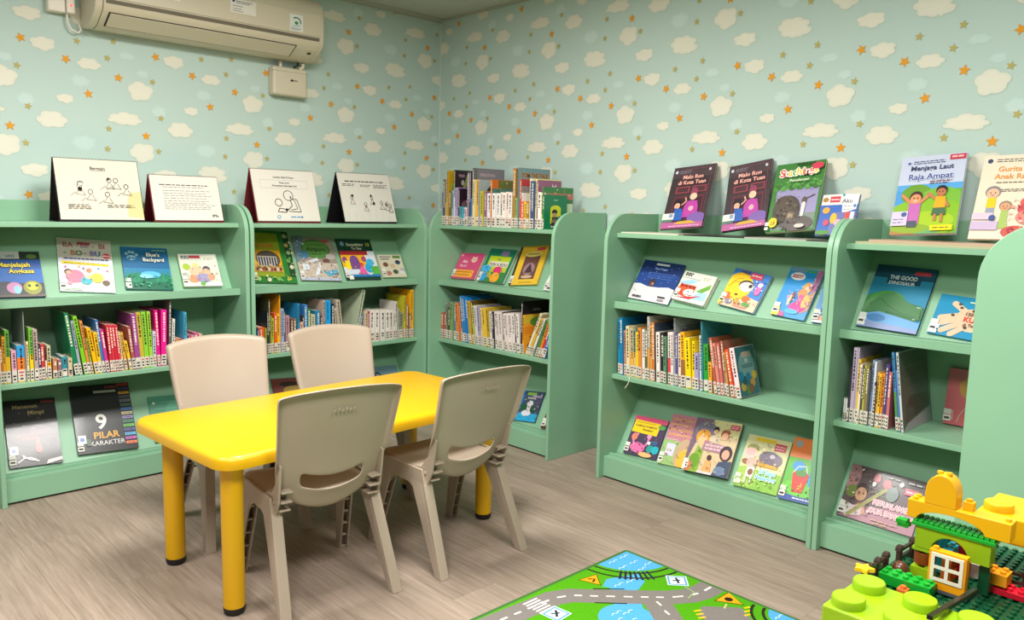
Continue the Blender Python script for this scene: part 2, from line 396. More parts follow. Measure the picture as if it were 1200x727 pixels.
# ------------------------------------------------------------------ chairs
def chair_proto():
    r = empty('kids_chair')
    NS, rows = 24, [0, .06, .13, .20, .31, .34, .42, .52, .63, .74, .84, .92, .97, 1.0]
    def pt(s, t, dy=0, grow=0):
        hw = .166 + .024*t
        if t > .92: hw *= 1 - .012*((t-.92)/.08)**2
        z = .342 + .324*t + .018*(1-s*s)*max(0, t-.3)/.7
        z -= .084*(1-s*s)*(1-t)**2.5; z += .02*(1-t)**6
        if t > .9: z -= .003*max(0, abs(s)-.8)/.2*(t-.9)/.1
        z += grow if t == 1 else 0
        low = (1-t)**2
        y = -.098 - .098*t - .040*(1-s*s)*(1-.55*low) + .03*low*(1-s*s)
        return (s*(hw + (grow if abs(s) == 1 else 0)), y+dy, z)
    m = MB(); idx = {}
    for j, t in enumerate(rows):
        for i in range(NS+1):
            s = -1 + 2*i/NS; idx[i, j] = len(m.v)
            q3 = pt(s, t)
            if 3 <= j <= 5: q3 = (q3[0], q3[1], q3[2] - (.015 if j < 5 else .007)*max(0, 1-(s/.8)**2))
            m.v.append(q3)
    def q(a, b2, c, d): m.f.append((a, b2, c, d)); m.c.append(None); m.m.append(0)
    for j in range(len(rows)-1):
        for i in range(NS):
            if j == 3 and 5 <= i < 19: continue        # hand slot
            q(idx[i, j], idx[i+1, j], idx[i+1, j+1], idx[i, j+1])
    # flange turned to the rear along sides and top
    bord = [(0, j) for j in range(3, len(rows))] + [(i, len(rows)-1) for i in range(1, NS+1)] + [(NS, j) for j in range(len(rows)-2, 2, -1)]
    fl = []
    for i, j in bord:
        s = -1 + 2*i/NS; k = min(1, (rows[j]-.2)/.25) if j < len(rows)-1 else 1
        fl.append(len(m.v)); m.v.append(pt(s, rows[j], dy=-.001-.025*k, grow=.004*k))
    for a in range(len(bord)-1): q(idx[bord[a]], idx[bord[a+1]], fl[a+1], fl[a])
    o = m.build('backrest', M_chair, r, smooth=True)
    so = o.modifiers.new('thickness', 'SOLIDIFY'); so.thickness = .0055; so.offset = 0
    su = o.modifiers.new('rounding', 'SUBSURF'); su.levels = 1; su.render_levels = 1
    # faint moulded mark on the rear face
    m = MB()
    for k, (dx, dz, hgt) in enumerate(((-.032, 0, .008), (-.02, .004, .012), (-.008, 0, .009), (.004, .003, .013), (.016, 0, .009), (.028, .002, .011))):
        x = dx; y = pt(x/.185, .88)[1]
        m.box(x, y-.0036, .612+dz*.7, x+.006, y-.002, .612+dz*.7+hgt*.7)
    m.build('moulded_mark', M_chair, o)
    # seat
    ys = [-.104, -.085, -.03, .04, .11, .16, .19, .203, .206]; zs = [.343, .338, .333, .332, .334, .338, .338, .328, .300]
    m = MB(); ids = {}
    xs = [-1, -.97, -.8, -.4, 0, .4, .8, .97, 1]
    for j, (y, z) in enumerate(zip(ys, zs)):
        for i, s in enumerate(xs):
            hw = .172 - (.006 if j > 5 else 0); zz = z + .006*s*s
            if abs(s) == 1: zz -= .03
            ids[i, j] = len(m.v); m.v.append((s*hw, y, zz))
    for j in range(len(ys)-1):
        for i in range(len(xs)-1): q2 = (ids[i, j], ids[i+1, j], ids[i+1, j+1], ids[i, j+1]); m.f.append(q2); m.c.append(None); m.m.append(0)
    o = m.build('seat', M_chair, r, smooth=True)
    so = o.modifiers.new('thickness', 'SOLIDIFY'); so.thickness = .007; so.offset = -1
    su = o.modifiers.new('rounding', 'SUBSURF'); su.levels = 1; su.render_levels = 1
    # legs: open channels with ribs on the inner side
    for sx in (-1, 1):
        for yt, yb, wt, wb in ((.118, .198, .080, .034), (-.045, -.205, .084, .036)):
            m = MB(); xt, xb, zt = .176, .196, .325; th, dp = .006, .034
            sy = 1 if yt > 0 else -1     # the channel is open towards the chair's middle
            def P(k, fx, fy):   # k 0 bottom 1 top ; fx -1..1 across ; fy 0 outer 1 inner
                c = yb + (yt-yb)*k; w = wb + (wt-wb)*k; x = xb + (xt-xb)*k - dp/2
                return (sx*x + fx*dp/2, c + sy*w*(.5-fy), zt*k)
            def slab(fx0, fx1, fy0, fy1, k0=0., k1=1.):
                p = [P(k0, fx0, fy0), P(k0, fx1, fy0), P(k0, fx1, fy1), P(k0, fx0, fy1), P(k1, fx0, fy0), P(k1, fx1, fy0), P(k1, fx1, fy1), P(k1, fx0, fy1)]
                if sy > 0: p = [p[1], p[0], p[3], p[2], p[5], p[4], p[7], p[6]]
                m.hexa(p)
            slab(-1, 1, 0, .25); slab(-1, -.62, .25, 1); slab(.62, 1, .25, 1)
            for k in (.0, .15, .3, .45, .6, .75, .9): slab(-.62, .62, .25, .85, k, k+.022)
            m.build('leg', M_chair, r, bevel=.0025, seg=2)
        # side rail under the seat with an arch between the legs
        P = [(-.086, .338), (-.112, .255), (-.075, .235), (-.045, .262), (-.01, .278), (.06, .278), (.09, .262), (.115, .235), (.165, .255), (.17, .325), (.17, .335)]
        m = MB(); m.prism(P[::-1], *sorted((sx*.170, sx*.178)), ax='x'); m.build('side_rail', M_chair, r, bevel=.002)
        # winged bracket joining seat and backrest, with three ribs
        P = [(-.02, .335), (-.035, .29), (-.062, .262), (-.085, .262), (-.105, .29), (-.128, .33), (-.136, .37), (-.15, .45), (-.128, .455), (-.105, .385), (-.07, .345)]
        m = MB(); m.prism(P[::-1], *sorted((sx*.160, sx*.1675)), ax='x')
        for z0, y0, y1 in ((.30, -.12, -.06), (.33, -.135, -.07), (.362, -.142, -.10)):
            m.box(min(sx*.125, sx*.16), y0, z0, max(sx*.125, sx*.16), y1, z0+.006)
        m.build('back_bracket', M_chair, r, bevel=.002)
    for q in ((-.165, -.055, .308, .165, -.047, .326), (-.16, .10, .305, .16, .11, .327)): m = MB(); m.box(*q); m.build('under_rib', M_chair, r, bevel=.002)
    return r
def dup(root, mtx):
    c = root.copy(); COL.objects.link(c); c.matrix_world = mtx
    for ch in list(root.children):
        d = ch.copy(); COL.objects.link(d); d.parent = c
        for g in list(ch.children):
            e = g.copy(); COL.objects.link(e); e.parent = d
    return c
CHP = chair_proto()
for i, (x, y, a, lab) in enumerate((
    (1.242, 2.171, -7.5, 'beige plastic kids chair at near side of table, closest to the camera on the left'),
    (1.737, 2.113, -1, 'beige plastic kids chair at near side of table, in front of the corner bookcase'),
    (1.272, 2.78, 175, 'beige plastic kids chair on the far side of the table, before the far-left bookcase'),
    (1.767, 2.775, 174, 'beige plastic kids chair on far side of table, before the white easel charts bookcase'))):
    mt = T(x, y, 0) @ Rz(R_(a))
    c = CHP if i == 0 else dup(CHP, mt)
    c.matrix_world = mt; tag(c, lab, 'chair', 'kids chairs around the yellow table')
# ------------------------------------------------------------------ books in rows
ORD = 'first second third fourth fifth sixth seventh eighth ninth tenth eleventh twelfth thirteenth fourteenth fifteenth sixteenth seventeenth eighteenth nineteenth'.split()
TENS = {2: ('twentieth', 'twenty'), 3: ('thirtieth', 'thirty'), 4: ('fortieth', 'forty'), 5: ('fiftieth', 'fifty')}
def ordinal(n):
    if n < 20: return ORD[n-1]
    return TENS[n//10][0] if n % 10 == 0 else TENS[n//10][1] + '-' + ORD[n % 10 - 1]
def colname(h):
    import colorsys
    r, g, b = (int(h[i:i+2], 16)/255 for i in (0, 2, 4)); H, L, S = colorsys.rgb_to_hls(r, g, b); H *= 360
    if L > .84: return 'white'
    if L < .2: return 'black'
    if S < .14: return 'pale grey' if L > .65 else ('grey' if L > .38 else 'dark grey')
    base = 'red' if H < 12 or H > 348 else 'orange' if H < 36 else 'yellow' if H < 58 else 'lime' if H < 80 else 'green' if H < 165 else 'teal' if H < 190 else 'blue' if H < 245 else 'purple' if H < 300 else 'pink'
    if base == 'orange' and S < .62: base = 'tan' if L > .55 else 'brown'
    if base == 'red' and S < .45: base = 'dusty red'
    if base in ('yellow', 'lime') and S < .45: base = 'cream' if L > .7 else 'olive'
    return ('pale ' if L > .72 and base not in ('cream', 'tan') else 'dark ' if L < .3 else '') + base
BOOKROWS = {'L1': ('L', .4772, .085, 'far-left bookcase row', 'books in the row of the far-left bookcase'),
 'L2': ('L', .4772, .085, 'row left of the corner', 'books in the row left of the room corner'),
 'R1a': ('R', 1.1142, .08, 'row topping corner bookcase', 'books standing on top of the corner bookcase'),
 'R1b': ('R', .4772, .085, 'middle corner-bookcase row', 'books in the middle row of the corner bookcase'),
 'R2': ('R', .4772, .085, 'wide right bookcase row', 'books in the row of the wide right bookcase'),
 'R3': ('R', .4772, .085, 'row behind the toy bricks', 'books in the row behind the toy bricks')}
UMAX = {'L1': 1.647, 'L2': 2.686, 'R1a': -2.555, 'R1b': -2.5545, 'R2': -1.234, 'R3': -.59}
SIDEART = {}
def sideart(row, i):
    def d(f): SIDEART[row, i] = f; return f
    return d
def spine_book(row, i, n, u, t, h, tl, cs):
    bank, z, dep, where, group = BOOKROWS[row]
    rg = random.Random(hash(row)%7 + i*13 + int(h*1000)); rg = random.Random(i*97 + len(row)*7 + ord(row[0])*3 + int(h*1000))
    if z < 1: h = min(h, .298)
    a = R_(tl); lift = t*math.sin(-a) if a < 0 else 0
    if u + t*math.cos(a) > UMAX[row] or (a < 0 and u + t*math.cos(a) + h*math.sin(-a) > UMAX[row]+.001): return
    dj = rg.uniform(-.004, .008)
    root = empty('book', mk(bank)(u, dep+dj, z+lift+.0003) @ Ry(-a))
    star = cs.endswith('*'); cols = cs.rstrip('*').split('/')
    D = {('R3', 22): .265, ('R1a', 46): .215, ('R1a', 47): .165}.get((row, i)) or min(.225, max(.12, h*rg.uniform(.68, .85)))
    th = 'thin' if t < .0075 else 'thick' if t > .019 else 'slim' if t < .012 else 'medium'
    ht = 'tall ' if h > .235 else 'short ' if h < .14 else ''
    nm = colname(cols[0]) + (' and ' + colname(cols[1]) if len(cols) > 1 and colname(cols[1]) != colname(cols[0]) else '')
    tag(root, f'{ht}{th} {nm} book, {ordinal(i+1)} from left in {where}', 'book', group)
    m = MB(); w = .0011; c0 = cols[0]
    if len(cols) == 1: m.box(0, 0, 0, t, w, h, c0)
    else:
        k = len(cols)
        for q, c in enumerate(cols): m.box(0, 0, h*(k-1-q)/k, t, w, h*(k-q)/k, c)
    m.box(0, w, 0, w, D, h, c0); m.box(t-w, w, 0, t, D, h, c0)
    # printed strokes of the spine title
    lum = int(c0[2:4], 16); ink = '2a2624' if lum > 130 else 'e8e0cc'
    if star: ink = '3a3436'
    zz = h - .012
    if t > .006:
        lo = max(.06, h*rg.uniform(.35, .6)); mid = t*rg.uniform(.4, .6); ws = min(.0035, t*.22)
        while zz > lo:
            l = rg.uniform(.003, .011); m.face([(mid-ws, -.0003, zz-l), (mid+ws, -.0003, zz-l), (mid+ws, -.0003, zz), (mid-ws, -.0003, zz)], ink); zz -= l + rg.uniform(.0015, .006)
        if star:
            for zc in (h-.018, h-.042):
                P = [(t/2+.0048*math.cos(k*math.pi/4), -.0006, zc+.0065*math.sin(k*math.pi/4)) for k in range(8)]; m.face(P, '2c2628')
    m.build('cover', M_print, root)
    m = MB(); e = .0025
    if t > .0045: m.box(w+.0002, w+.0002, e, t-w-.0002, D-e, h-e)
    else: m.box(w+.0001, w+.0002, e, t-w-.0001, D-e, h-e)
    m.build('pages', M_pages, root)
    L0, L1 = .004, min(.05, h*.4)
    m = MB(); m.box(.0002, -.0009, L0, t-.0002, -.0004, L1, 'd4cdbf')
    for k in range(3):
        zc = L0 + (L1-L0)*(.2+.28*k); ww = t*rg.uniform(.2, .36)
        if rg.random() < .85: m.face([(t/2-ww, -.00105, zc-.003), (t/2+ww, -.00105, zc-.003), (t/2+ww, -.00105, zc+.0035), (t/2-ww, -.00105, zc+.0035)], '2a2626' if rg.random() < .85 else 'c0404c')
    m.build('spine_label', M_paper, root)
    if (row, i) in SIDEART:
        A = Art(D*.98, h*.985, 0, .00003); SIDEART[row, i](A)
        o = A.mb.build('cover_print', M_print, root); o.matrix_basis = T(t+.00005, D/2, h*.006) @ Rz(math.pi/2)
@sideart('R2', 36)
def _(A):
    A.r(0, 0, 1, 1, '3c6e7c'); A.e(.5, .62, .42, .28, '7aa0a4'); A.t('CERITA', .55, .8, .11, 'c05a48', out='e8e0d0', maxw=.7)
    A.t('30', .5, .68, .1, 'e8e4d8'); A.lines(.25, .8, (.62, .58), .02, '2a4850')
    for x, y, c in ((.2, .2, 'c8a050'), (.45, .12, '6a8a3c'), (.7, .25, 'd09048'), (.82, .4, 'd8b040'), (.3, .32, '2c5464'), (.6, .14, '8a5a48'), (.15, .42, '2880a8'), (.5, .38, '2a78a0')): A.e(x, y, .13, .09, c)
@sideart('R1a', 7)
def _(A):
    A.r(0, 0, 1, 1, '2c2428'); A.poly([(.05, .48), (.2, .6), (.38, .93), (.6, 1), (.6, .5)], '8c9450'); A.poly([(.12, .5), (.45, .62), (.55, .8), (.32, .7)], '5c6c34'); A.t('TERE', .2, .88, .07, 'b88aa0', maxw=.24); A.e(.24, .78, .05, .05, 'b0a8a0')
@sideart('R1a', 17)
def _(A):
    A.r(0, 0, 1, 1, '77727a'); A.t('PERISTIWA', .45, .87, .075, 'b8a0a8', maxw=.75); A.r(0, 0, .1, 1, '5c605c'); A.e(.5, .3, .3, .2, '9a8f94')
@sideart('R1a', 20)
def _(A):
    A.r(0, 0, 1, 1, 'a0acac'); A.e(.5, .72, .24, .17, '3c3432'); A.e(.5, .66, .19, .14, 'b88468'); A.r(.3, .3, .7, .5, '5a6a6c')
@sideart('R1a', 31)
def _(A): A.r(0, 0, 1, 1, '4c6434'); A.r(0, 0, 1, .8, '3c7a74'); A.r(0, .8, 1, .9, '7a8440')
@sideart('R1a', 34)
def _(A): A.r(0, 0, 1, 1, '6f9096'); A.t('TOM THE TALE', .5, .855, .1, '3a3a34', out='c88c40', maxw=.86); A.e(.5, .4, .3, .2, 'c8743c')
@sideart('R1a', 32)
def _(A): A.r(0, 0, 1, 1, 'a8782c')
@sideart('R1a', 43)
def _(A):
    A.r(0, 0, 1, 1, '9a5c7c'); A.lines(.12, .5, (.86, .81, .76), .014, 'd8a8b8'); A.e(.68, .82, .11, .07, 'e0d0d4'); A.poly([(.58, .86), (.6, .95), (.66, .88)], 'e0d0d4'); A.poly([(.7, .88), (.76, .95), (.78, .86)], 'e0d0d4')
@sideart('R1b', 33)
def _(A): A.r(0, 0, 1, 1, '1c1c22'); A.t('MISTERI', .5, .82, .06, '8c8a90', maxw=.5)
@sideart('R1b', 34)
def _(A):
    A.r(0, 0, 1, 1, 'f0a428'); A.r(0, .78, 1, 1, 'd8c034'); A.e(.6, .82, .3, .12, '5c8c3c'); A.r(.0, .5, 1, .7, 'e88c24'); A.t('Tunggal', .55, .36, .12, '5c2c20', maxw=.7); A.e(.3, .18, .14, .09, '6c3424')
@sideart('R2', 18)
def _(A): A.r(0, 0, 1, 1, '9aa2a6'); A.t('Mio', .4, .72, .16, '34386c'); A.lines(.2, .9, (.9, .94), .02, 'c8ccd0')
@sideart('R2', 21)
def _(A): A.r(0, 0, 1, 1, 'e8a81c'); A.lines(.1, .95, (.9,), .05, '7a5a20'); A.r(.1, .3, .95, .78, '2a6c98'); A.e(.55, .5, .2, .1, 'c87848')
@sideart('R2', 12)
def _(A): A.r(0, 0, 1, 1, '44546c'); A.t('LOGIKA', .5, .7, .13, '26344c', maxw=.8)
@sideart('R3', 22)
def _(A):
    A.r(0, 0, 1, 1, '5c6058'); A.lines(.15, .8, (.88, .84, .76, .72, .68, .6, .56), .012, '3c403c', 4); A.poly([(0, .0), (1, .0), (1, .2), (.15, .08)], 'b0a4ac'); A.poly([(.1, .1), (.98, .22), (.9, .4), (.3, .42), (.12, .3)], '4c443c')

@sideart('R1a', 46)
def _(A): A.r(0, 0, 1, 1, '3c7c44'); A.r(0, .72, 1, .86, 'c86c5c'); A.r(0, 0, 1, .62, 'd8e0c0'); A.busy(0, 0, 1, .98, ('6aa04c', 'e8ecd8', '2c6438', 'd8a060'), 30, 41, .04)
@sideart('R1a', 47)
def _(A):
    A.r(0, 0, 1, 1, '157a50'); A.r(.27, .14, .73, .6, 'd8d820'); A.e(.5, .6, .23, .1, 'd8d820'); A.e(.46, .5, .12, .08, '2a2024'); A.e(.46, .42, .1, .06, 'c89478'); A.r(.34, .18, .62, .36, '4c4c44'); A.e(.74, .32, .14, .07, '28509c'); A.e(.5, .22, .2, .06, '8c7464'); A.r(.3, .05, .7, .1, 'c8c4b8'); A.lines(.42, .6, (.85,), .025, 'a8d8b8'); A.e(.4, .14, .12, .05, '3c2c34')

@sideart('R1a', 24)
def _(A): A.r(0, 0, 1, 1, '4c7a74'); A.r(0, .82, 1, 1, '6a6c34'); A.r(0, .82, .22, 1, 'd06c28'); A.busy(.1, .6, 1, .98, ('3c6c44', '8c8c3c', '2c6c70', 'a8b070'), 30, 51, .03)
@sideart('R1a', 35)
def _(A): A.r(0, 0, 1, 1, '8c8c94'); A.r(0, .86, 1, 1, 'b83c48'); A.r(0, .55, 1, .68, 'e0702c'); A.busy(.05, .55, .95, .9, ('c84c30', 'b0b0b8', 'e89838', '5c6470'), 30, 52, .03)
@sideart('R1a', 10)
def _(A): A.r(0, 0, 1, 1, '2c1c28'); A.e(.3, .55, .22, .14, '6c5458'); A.e(.34, .66, .05, .04, 'c8a0a8'); A.busy(.05, .4, .6, .95, ('4c3440', '7a5c68', '3c2834'), 16, 53, .03)
ROWS = {
'L1': [(0.655,0.0078,0.165,0,'c86a3a'),(0.6634,0.0086,0.149,0,'e8d8c0'),(0.6728,0.0079,0.15,0,'b8743c'),(0.6816,0.0099,0.189,0,'d89a28'),(0.6922,0.0143,0.213,0,'5aa03c/d8b020'),(0.7103,0.0169,0.131,0,'dba0b8'),(0.7307,0.0252,0.148,0,'2a98d8/e87828/f0b818'),(0.7577,0.003,0.282,0,'8a9090'),(0.7625,0.0082,0.162,0,'e0d0a0'),(0.7729,0.0124,0.217,0,'6cb43c/e8c818'),(0.7881,0.0146,0.209,0,'b09a98'),(0.8043,0.0084,0.139,0,'2c3c60'),(0.8149,0.0126,0.145,0,'c03838'),(0.83,0.0051,0.076,0,'e8e0d0'),(0.8362,0.0127,0.138,0,'b8bc98/f0a818'),(0.8559,0.0154,0.081,0,'b87850'),(0.8731,0.0138,0.076,0,'8a6a70'),(0.8895,0.0183,0.085,0,'2a8a9c'),(0.9115,0.0158,0.078,0,'c8bc98'),(0.9378,0.0158,0.267,7.2,'0f7a4c'),(0.9546,0.0102,0.232,6.5,'9aa8b0'),(0.9737,0.0142,0.252,8.5,'7cc422'),(0.9888,0.0099,0.229,6.9,'d88c48'),(0.9997,0.0072,0.154,6.4,'98a848'),(1.0127,0.0145,0.199,8.2,'f0b810'),(1.028,0.0147,0.177,5.9,'e8bc20'),(1.045,0.0101,0.23,6.3,'3c78b8'),(1.0567,0.013,0.187,6.5,'c83c84'),(1.0732,0.0102,0.204,3.7,'c83040'),(1.0845,0.0103,0.203,3.7,'d03444'),(1.0968,0.0103,0.202,4.1,'c82c3c'),(1.1092,0.0104,0.201,4.4,'d43848'),(1.1211,0.0077,0.167,4.7,'e8dca8'),(1.1317,0.01,0.167,5.3,'d8a43c'),(1.1507,0.0113,0.129,9,'ecc028'),(1.1628,0.0133,0.19,5.3,'a8584c'),(1.1768,0.0209,0.244,3.6,'9c4a8c'),(1.1988,0.0173,0.248,3.6,'c0b038'),(1.2171,0.018,0.249,3,'8cc83c'),(1.236,0.0133,0.249,1.8,'a0d040'),(1.2516,0.0134,0.158,0,'c8ccdc'),(1.2708,0.0135,0.252,1.8,'e8188c'),(1.2861,0.0224,0.251,-1.7,'ee1c94'),(1.3179,0.0079,0.291,-2.2,'6a5c60'),(1.3293,0.0109,0.207,-2.9,'e4e4d8'),(1.3468,0.0169,0.115,0,'c8843c'),(1.3648,0.0181,0.115,0,'9c2c5c'),(1.386,0.0071,0.234,0,'3c9cc0'),(1.3945,0.0071,0.234,0,'58b0d0'),(1.4073,0.0143,0.127,0,'b44a68'),(1.4234,0.0123,0.125,0,'d890a8'),(1.4385,0.0155,0.136,0,'c85a88'),(1.4559,0.0145,0.129,0,'d8b0a0')],  # the thinnest tall grey entry is a shelf divider, built and labelled as a book
'L2': [(1.7385,0.0088,0.128,0,'2c6890'),(1.7498,0.0311,0.132,0,'e0581c/f0b020'),(1.7836,0.0055,0.127,0,'98b838'),(1.7904,0.007,0.212,0,'2c3034'),(1.7988,0.007,0.266,0,'4c4a34'),(1.8072,0.007,0.186,0,'9a9c40'),(1.8156,0.0111,0.173,0,'b8c030'),(1.8284,0.0131,0.197,0,'e05a20'),(1.8433,0.0132,0.193,0,'f0b41c'),(1.8582,0.0051,0.287,0,'f0a020'),(1.8647,0.0133,0.217,0,'90a8d0'),(1.8809,0.0072,0.203,0,'5c5c60'),(1.8906,0.0197,0.18,0,'b88490'),(1.9201,0.0125,0.163,0,'6c5444'),(1.9343,0.0126,0.162,0,'8a7058'),(1.9554,0.0106,0.236,0,'2a88b8'),(1.9687,0.0149,0.141,0,'e8b090'),(1.9855,0.0075,0.173,0,'504440'),(1.995,0.0166,0.228,0,'3c80c0'),(2.0148,0.0162,0.206,0,'3c8038'),(2.0347,0.0223,0.174,0,'c8c0a0'),(2.0604,0.0219,0.193,0,'2c80a8'),(2.0893,0.0088,0.165,0,'6c4040'),(2.0998,0.0133,0.244,0,'c0a898'),(2.1156,0.0297,0.243,0,'1c9cdc'),(2.148,0.0147,0.223,0,'1c2c4c'),(2.1837,0.0144,0.198,5.8,'c4b8a0'),(2.2015,0.0253,0.241,6.5,'b8ac98'),(2.2783,0.0208,0.29,-11.8,'b0bca0'),(2.3045,0.0148,0.157,-10.3,'5468ac'),(2.3532,0.0147,0.17,0,'e0cca8'),(2.3714,0.0116,0.166,0,'a8404c'),(2.387,0.0265,0.17,0,'ece4dc*'),(2.4176,0.0248,0.168,0,'ece4dc*'),(2.4521,0.0278,0.165,0,'e8e0d8*'),(2.4869,0.024,0.163,0,'ece4dc*'),(2.515,0.0216,0.161,0,'e8e0d8*'),(2.5399,0.0115,0.157,0,'e0d8c8'),(2.5549,0.0123,0.209,0,'d8d4cc'),(2.5692,0.0082,0.17,0,'a8a89c'),(2.5807,0.0192,0.145,0,'8a8c80'),(2.6039,0.0069,0.15,0,'c8bc60'),(2.6141,0.0125,0.238,0,'c4bc30'),(2.6287,0.0125,0.189,0,'a87850'),(2.6434,0.0126,0.137,0,'8c5c40'),(2.6581,0.0197,0.269,0,'f0ac1c'),(2.6833,0.0085,0.21,0,'3c90b0')],
'R1a': [(-3.468,0.0108,0.183,0,'8a9aa8'),(-3.4565,0.0135,0.25,0,'3c3838'),(-3.442,0.017,0.258,0,'b0a080'),(-3.4242,0.0107,0.298,0,'c09820'),(-3.4125,0.015,0.188,0,'7a5c3c'),(-3.3965,0.0176,0.226,0,'6c9440'),(-3.3783,0.0139,0.188,0,'88b4cc'),(-3.3634,0.0078,0.3,0,'4c5434/dcdcd0'),(-3.355,0.0147,0.203,0,'b0a0c8'),(-3.3392,0.012,0.205,0,'a890c0'),(-3.3262,0.0094,0.2,0,'3c2430'),(-3.3157,0.0204,0.103,0,'3c98a8'),(-3.2945,0.0202,0.1,0,'68b0c0'),(-3.2735,0.0201,0.098,0,'e8c8d0'),(-3.2524,0.0132,0.283,0,'8c8098'),(-3.238,0.0091,0.291,0,'443c50'),(-3.2281,0.0074,0.146,0,'3c8cd0'),(-3.22,0.0106,0.307,0,'6c6c70'),(-3.2073,0.0163,0.246,0,'e4d8a0'),(-3.1885,0.0194,0.246,0,'e8ac20'),(-3.1638,0.0088,0.245,0,'a8b0b0'),(-3.1461,0.0191,0.185,0,'c4bc38'),(-3.1226,0.0174,0.182,0,'8c5c84'),(-3.1026,0.0298,0.174,0,'f0e8e8*'),(-3.0697,0.0093,0.244,0,'d87830'),(-3.0582,0.0263,0.174,0,'f0ece8*'),(-3.0273,0.0275,0.174,0,'f0ece8*'),(-2.9952,0.0151,0.179,0,'f0dcd0'),(-2.9791,0.023,0.176,0,'f0ece8*'),(-2.9551,0.0257,0.181,0,'f0d4c8'),(-2.9286,0.0225,0.176,0,'f0ece8*'),(-2.9052,0.003,0.235,0,'4c6434'),(-2.9015,0.0223,0.298,0,'a8782c'),(-2.8785,0.0118,0.15,0,'7cb860'),(-2.866,0.0088,0.3,0,'6c8488'),(-2.8565,0.0095,0.245,0,'c85a48'),(-2.8462,0.0066,0.176,0,'eee8e0'),(-2.839,0.0167,0.134,0,'e05c50'),(-2.8215,0.0144,0.132,0,'f0cc20'),(-2.8063,0.0186,0.135,0,'a87838'),(-2.7869,0.0135,0.246,0,'ecdcb0'),(-2.7727,0.024,0.233,0,'3c5480'),(-2.748,0.0098,0.243,0,'e4d890'),(-2.7373,0.0084,0.238,0,'8c5c78'),(-2.7281,0.0207,0.179,0,'f0ece8*'),(-2.7064,0.011,0.176,0,'e8d888'),(-2.6944,0.006,0.205,0,'3c7c44'),(-2.6874,0.009,0.168,0,'157a50')],
'R1b': [(-3.468,0.0174,0.144,0,'b86848'),(-3.4495,0.02,0.146,0,'a0543c'),(-3.4285,0.0109,0.205,0,'8c8c88'),(-3.4167,0.0234,0.177,0,'3c4c30'),(-3.3924,0.0214,0.21,0,'7ca058'),(-3.3632,0.0194,0.212,1.9,'4c80a8'),(-3.3353,0.0228,0.211,3.9,'d88438'),(-3.299,0.0173,0.193,7.8,'d08c84'),(-3.277,0.0154,0.254,8.9,'3480b8'),(-3.2605,0.0221,0.25,8.1,'2878b8'),(-3.2372,0.0185,0.246,8.2,'1c80c4'),(-3.2179,0.0168,0.232,7.1,'c8a030'),(-3.2001,0.0117,0.233,6.4,'5c4c20'),(-3.1874,0.015,0.211,5.9,'b4b448'),(-3.1656,0.0197,0.211,7.6,'d8d4e0'),(-3.1449,0.018,0.212,6.8,'a8a0b8'),(-3.1259,0.0114,0.203,5.6,'e4d0a0'),(-3.1051,0.0274,0.206,7.9,'e4bc3c'),(-3.0751,0.027,0.206,8.4,'b89c30'),(-3.0471,0.0158,0.193,5.6,'e8dcd8'),(-3.0302,0.011,0.194,4.8,'28242c'),(-3.0168,0.0132,0.195,5.2,'e8dcd8'),(-3.0026,0.0132,0.196,5.2,'e4d8d4'),(-2.9885,0.0131,0.197,5.2,'e8dcd8'),(-2.9729,0.0163,0.198,5.7,'e6dad4'),(-2.9555,0.0129,0.199,5.2,'34282c'),(-2.9415,0.0128,0.194,5.3,'e8dcd8'),(-2.9277,0.0128,0.195,5.3,'e4d8d4'),(-2.914,0.0127,0.196,5.2,'e8dcd8'),(-2.9004,0.0126,0.197,5.2,'e6dad4'),(-2.8844,0.0173,0.198,5.9,'e8dcd8'),(-2.8663,0.0078,0.199,4.5,'2c2428'),(-2.8534,0.0217,0.201,5.6,'ece0d8'),(-2.8308,0.0093,0.267,0,'1c1c20'),(-2.8209,0.0108,0.199,0,'f0a428'),(-2.7931,0.0146,0.237,-23.9,'e4d8b0'),(-2.7715,0.0138,0.212,-23.6,'d8a844'),(-2.7509,0.0123,0.213,-24,'dce0cc'),(-2.7274,0.0125,0.208,-21.6,'4c8c48'),(-2.7101,0.0138,0.203,-20.9,'e88428'),(-2.6914,0.0152,0.185,-20.1,'d43828'),(-2.6708,0.0206,0.156,-19.1,'3c78bc')],
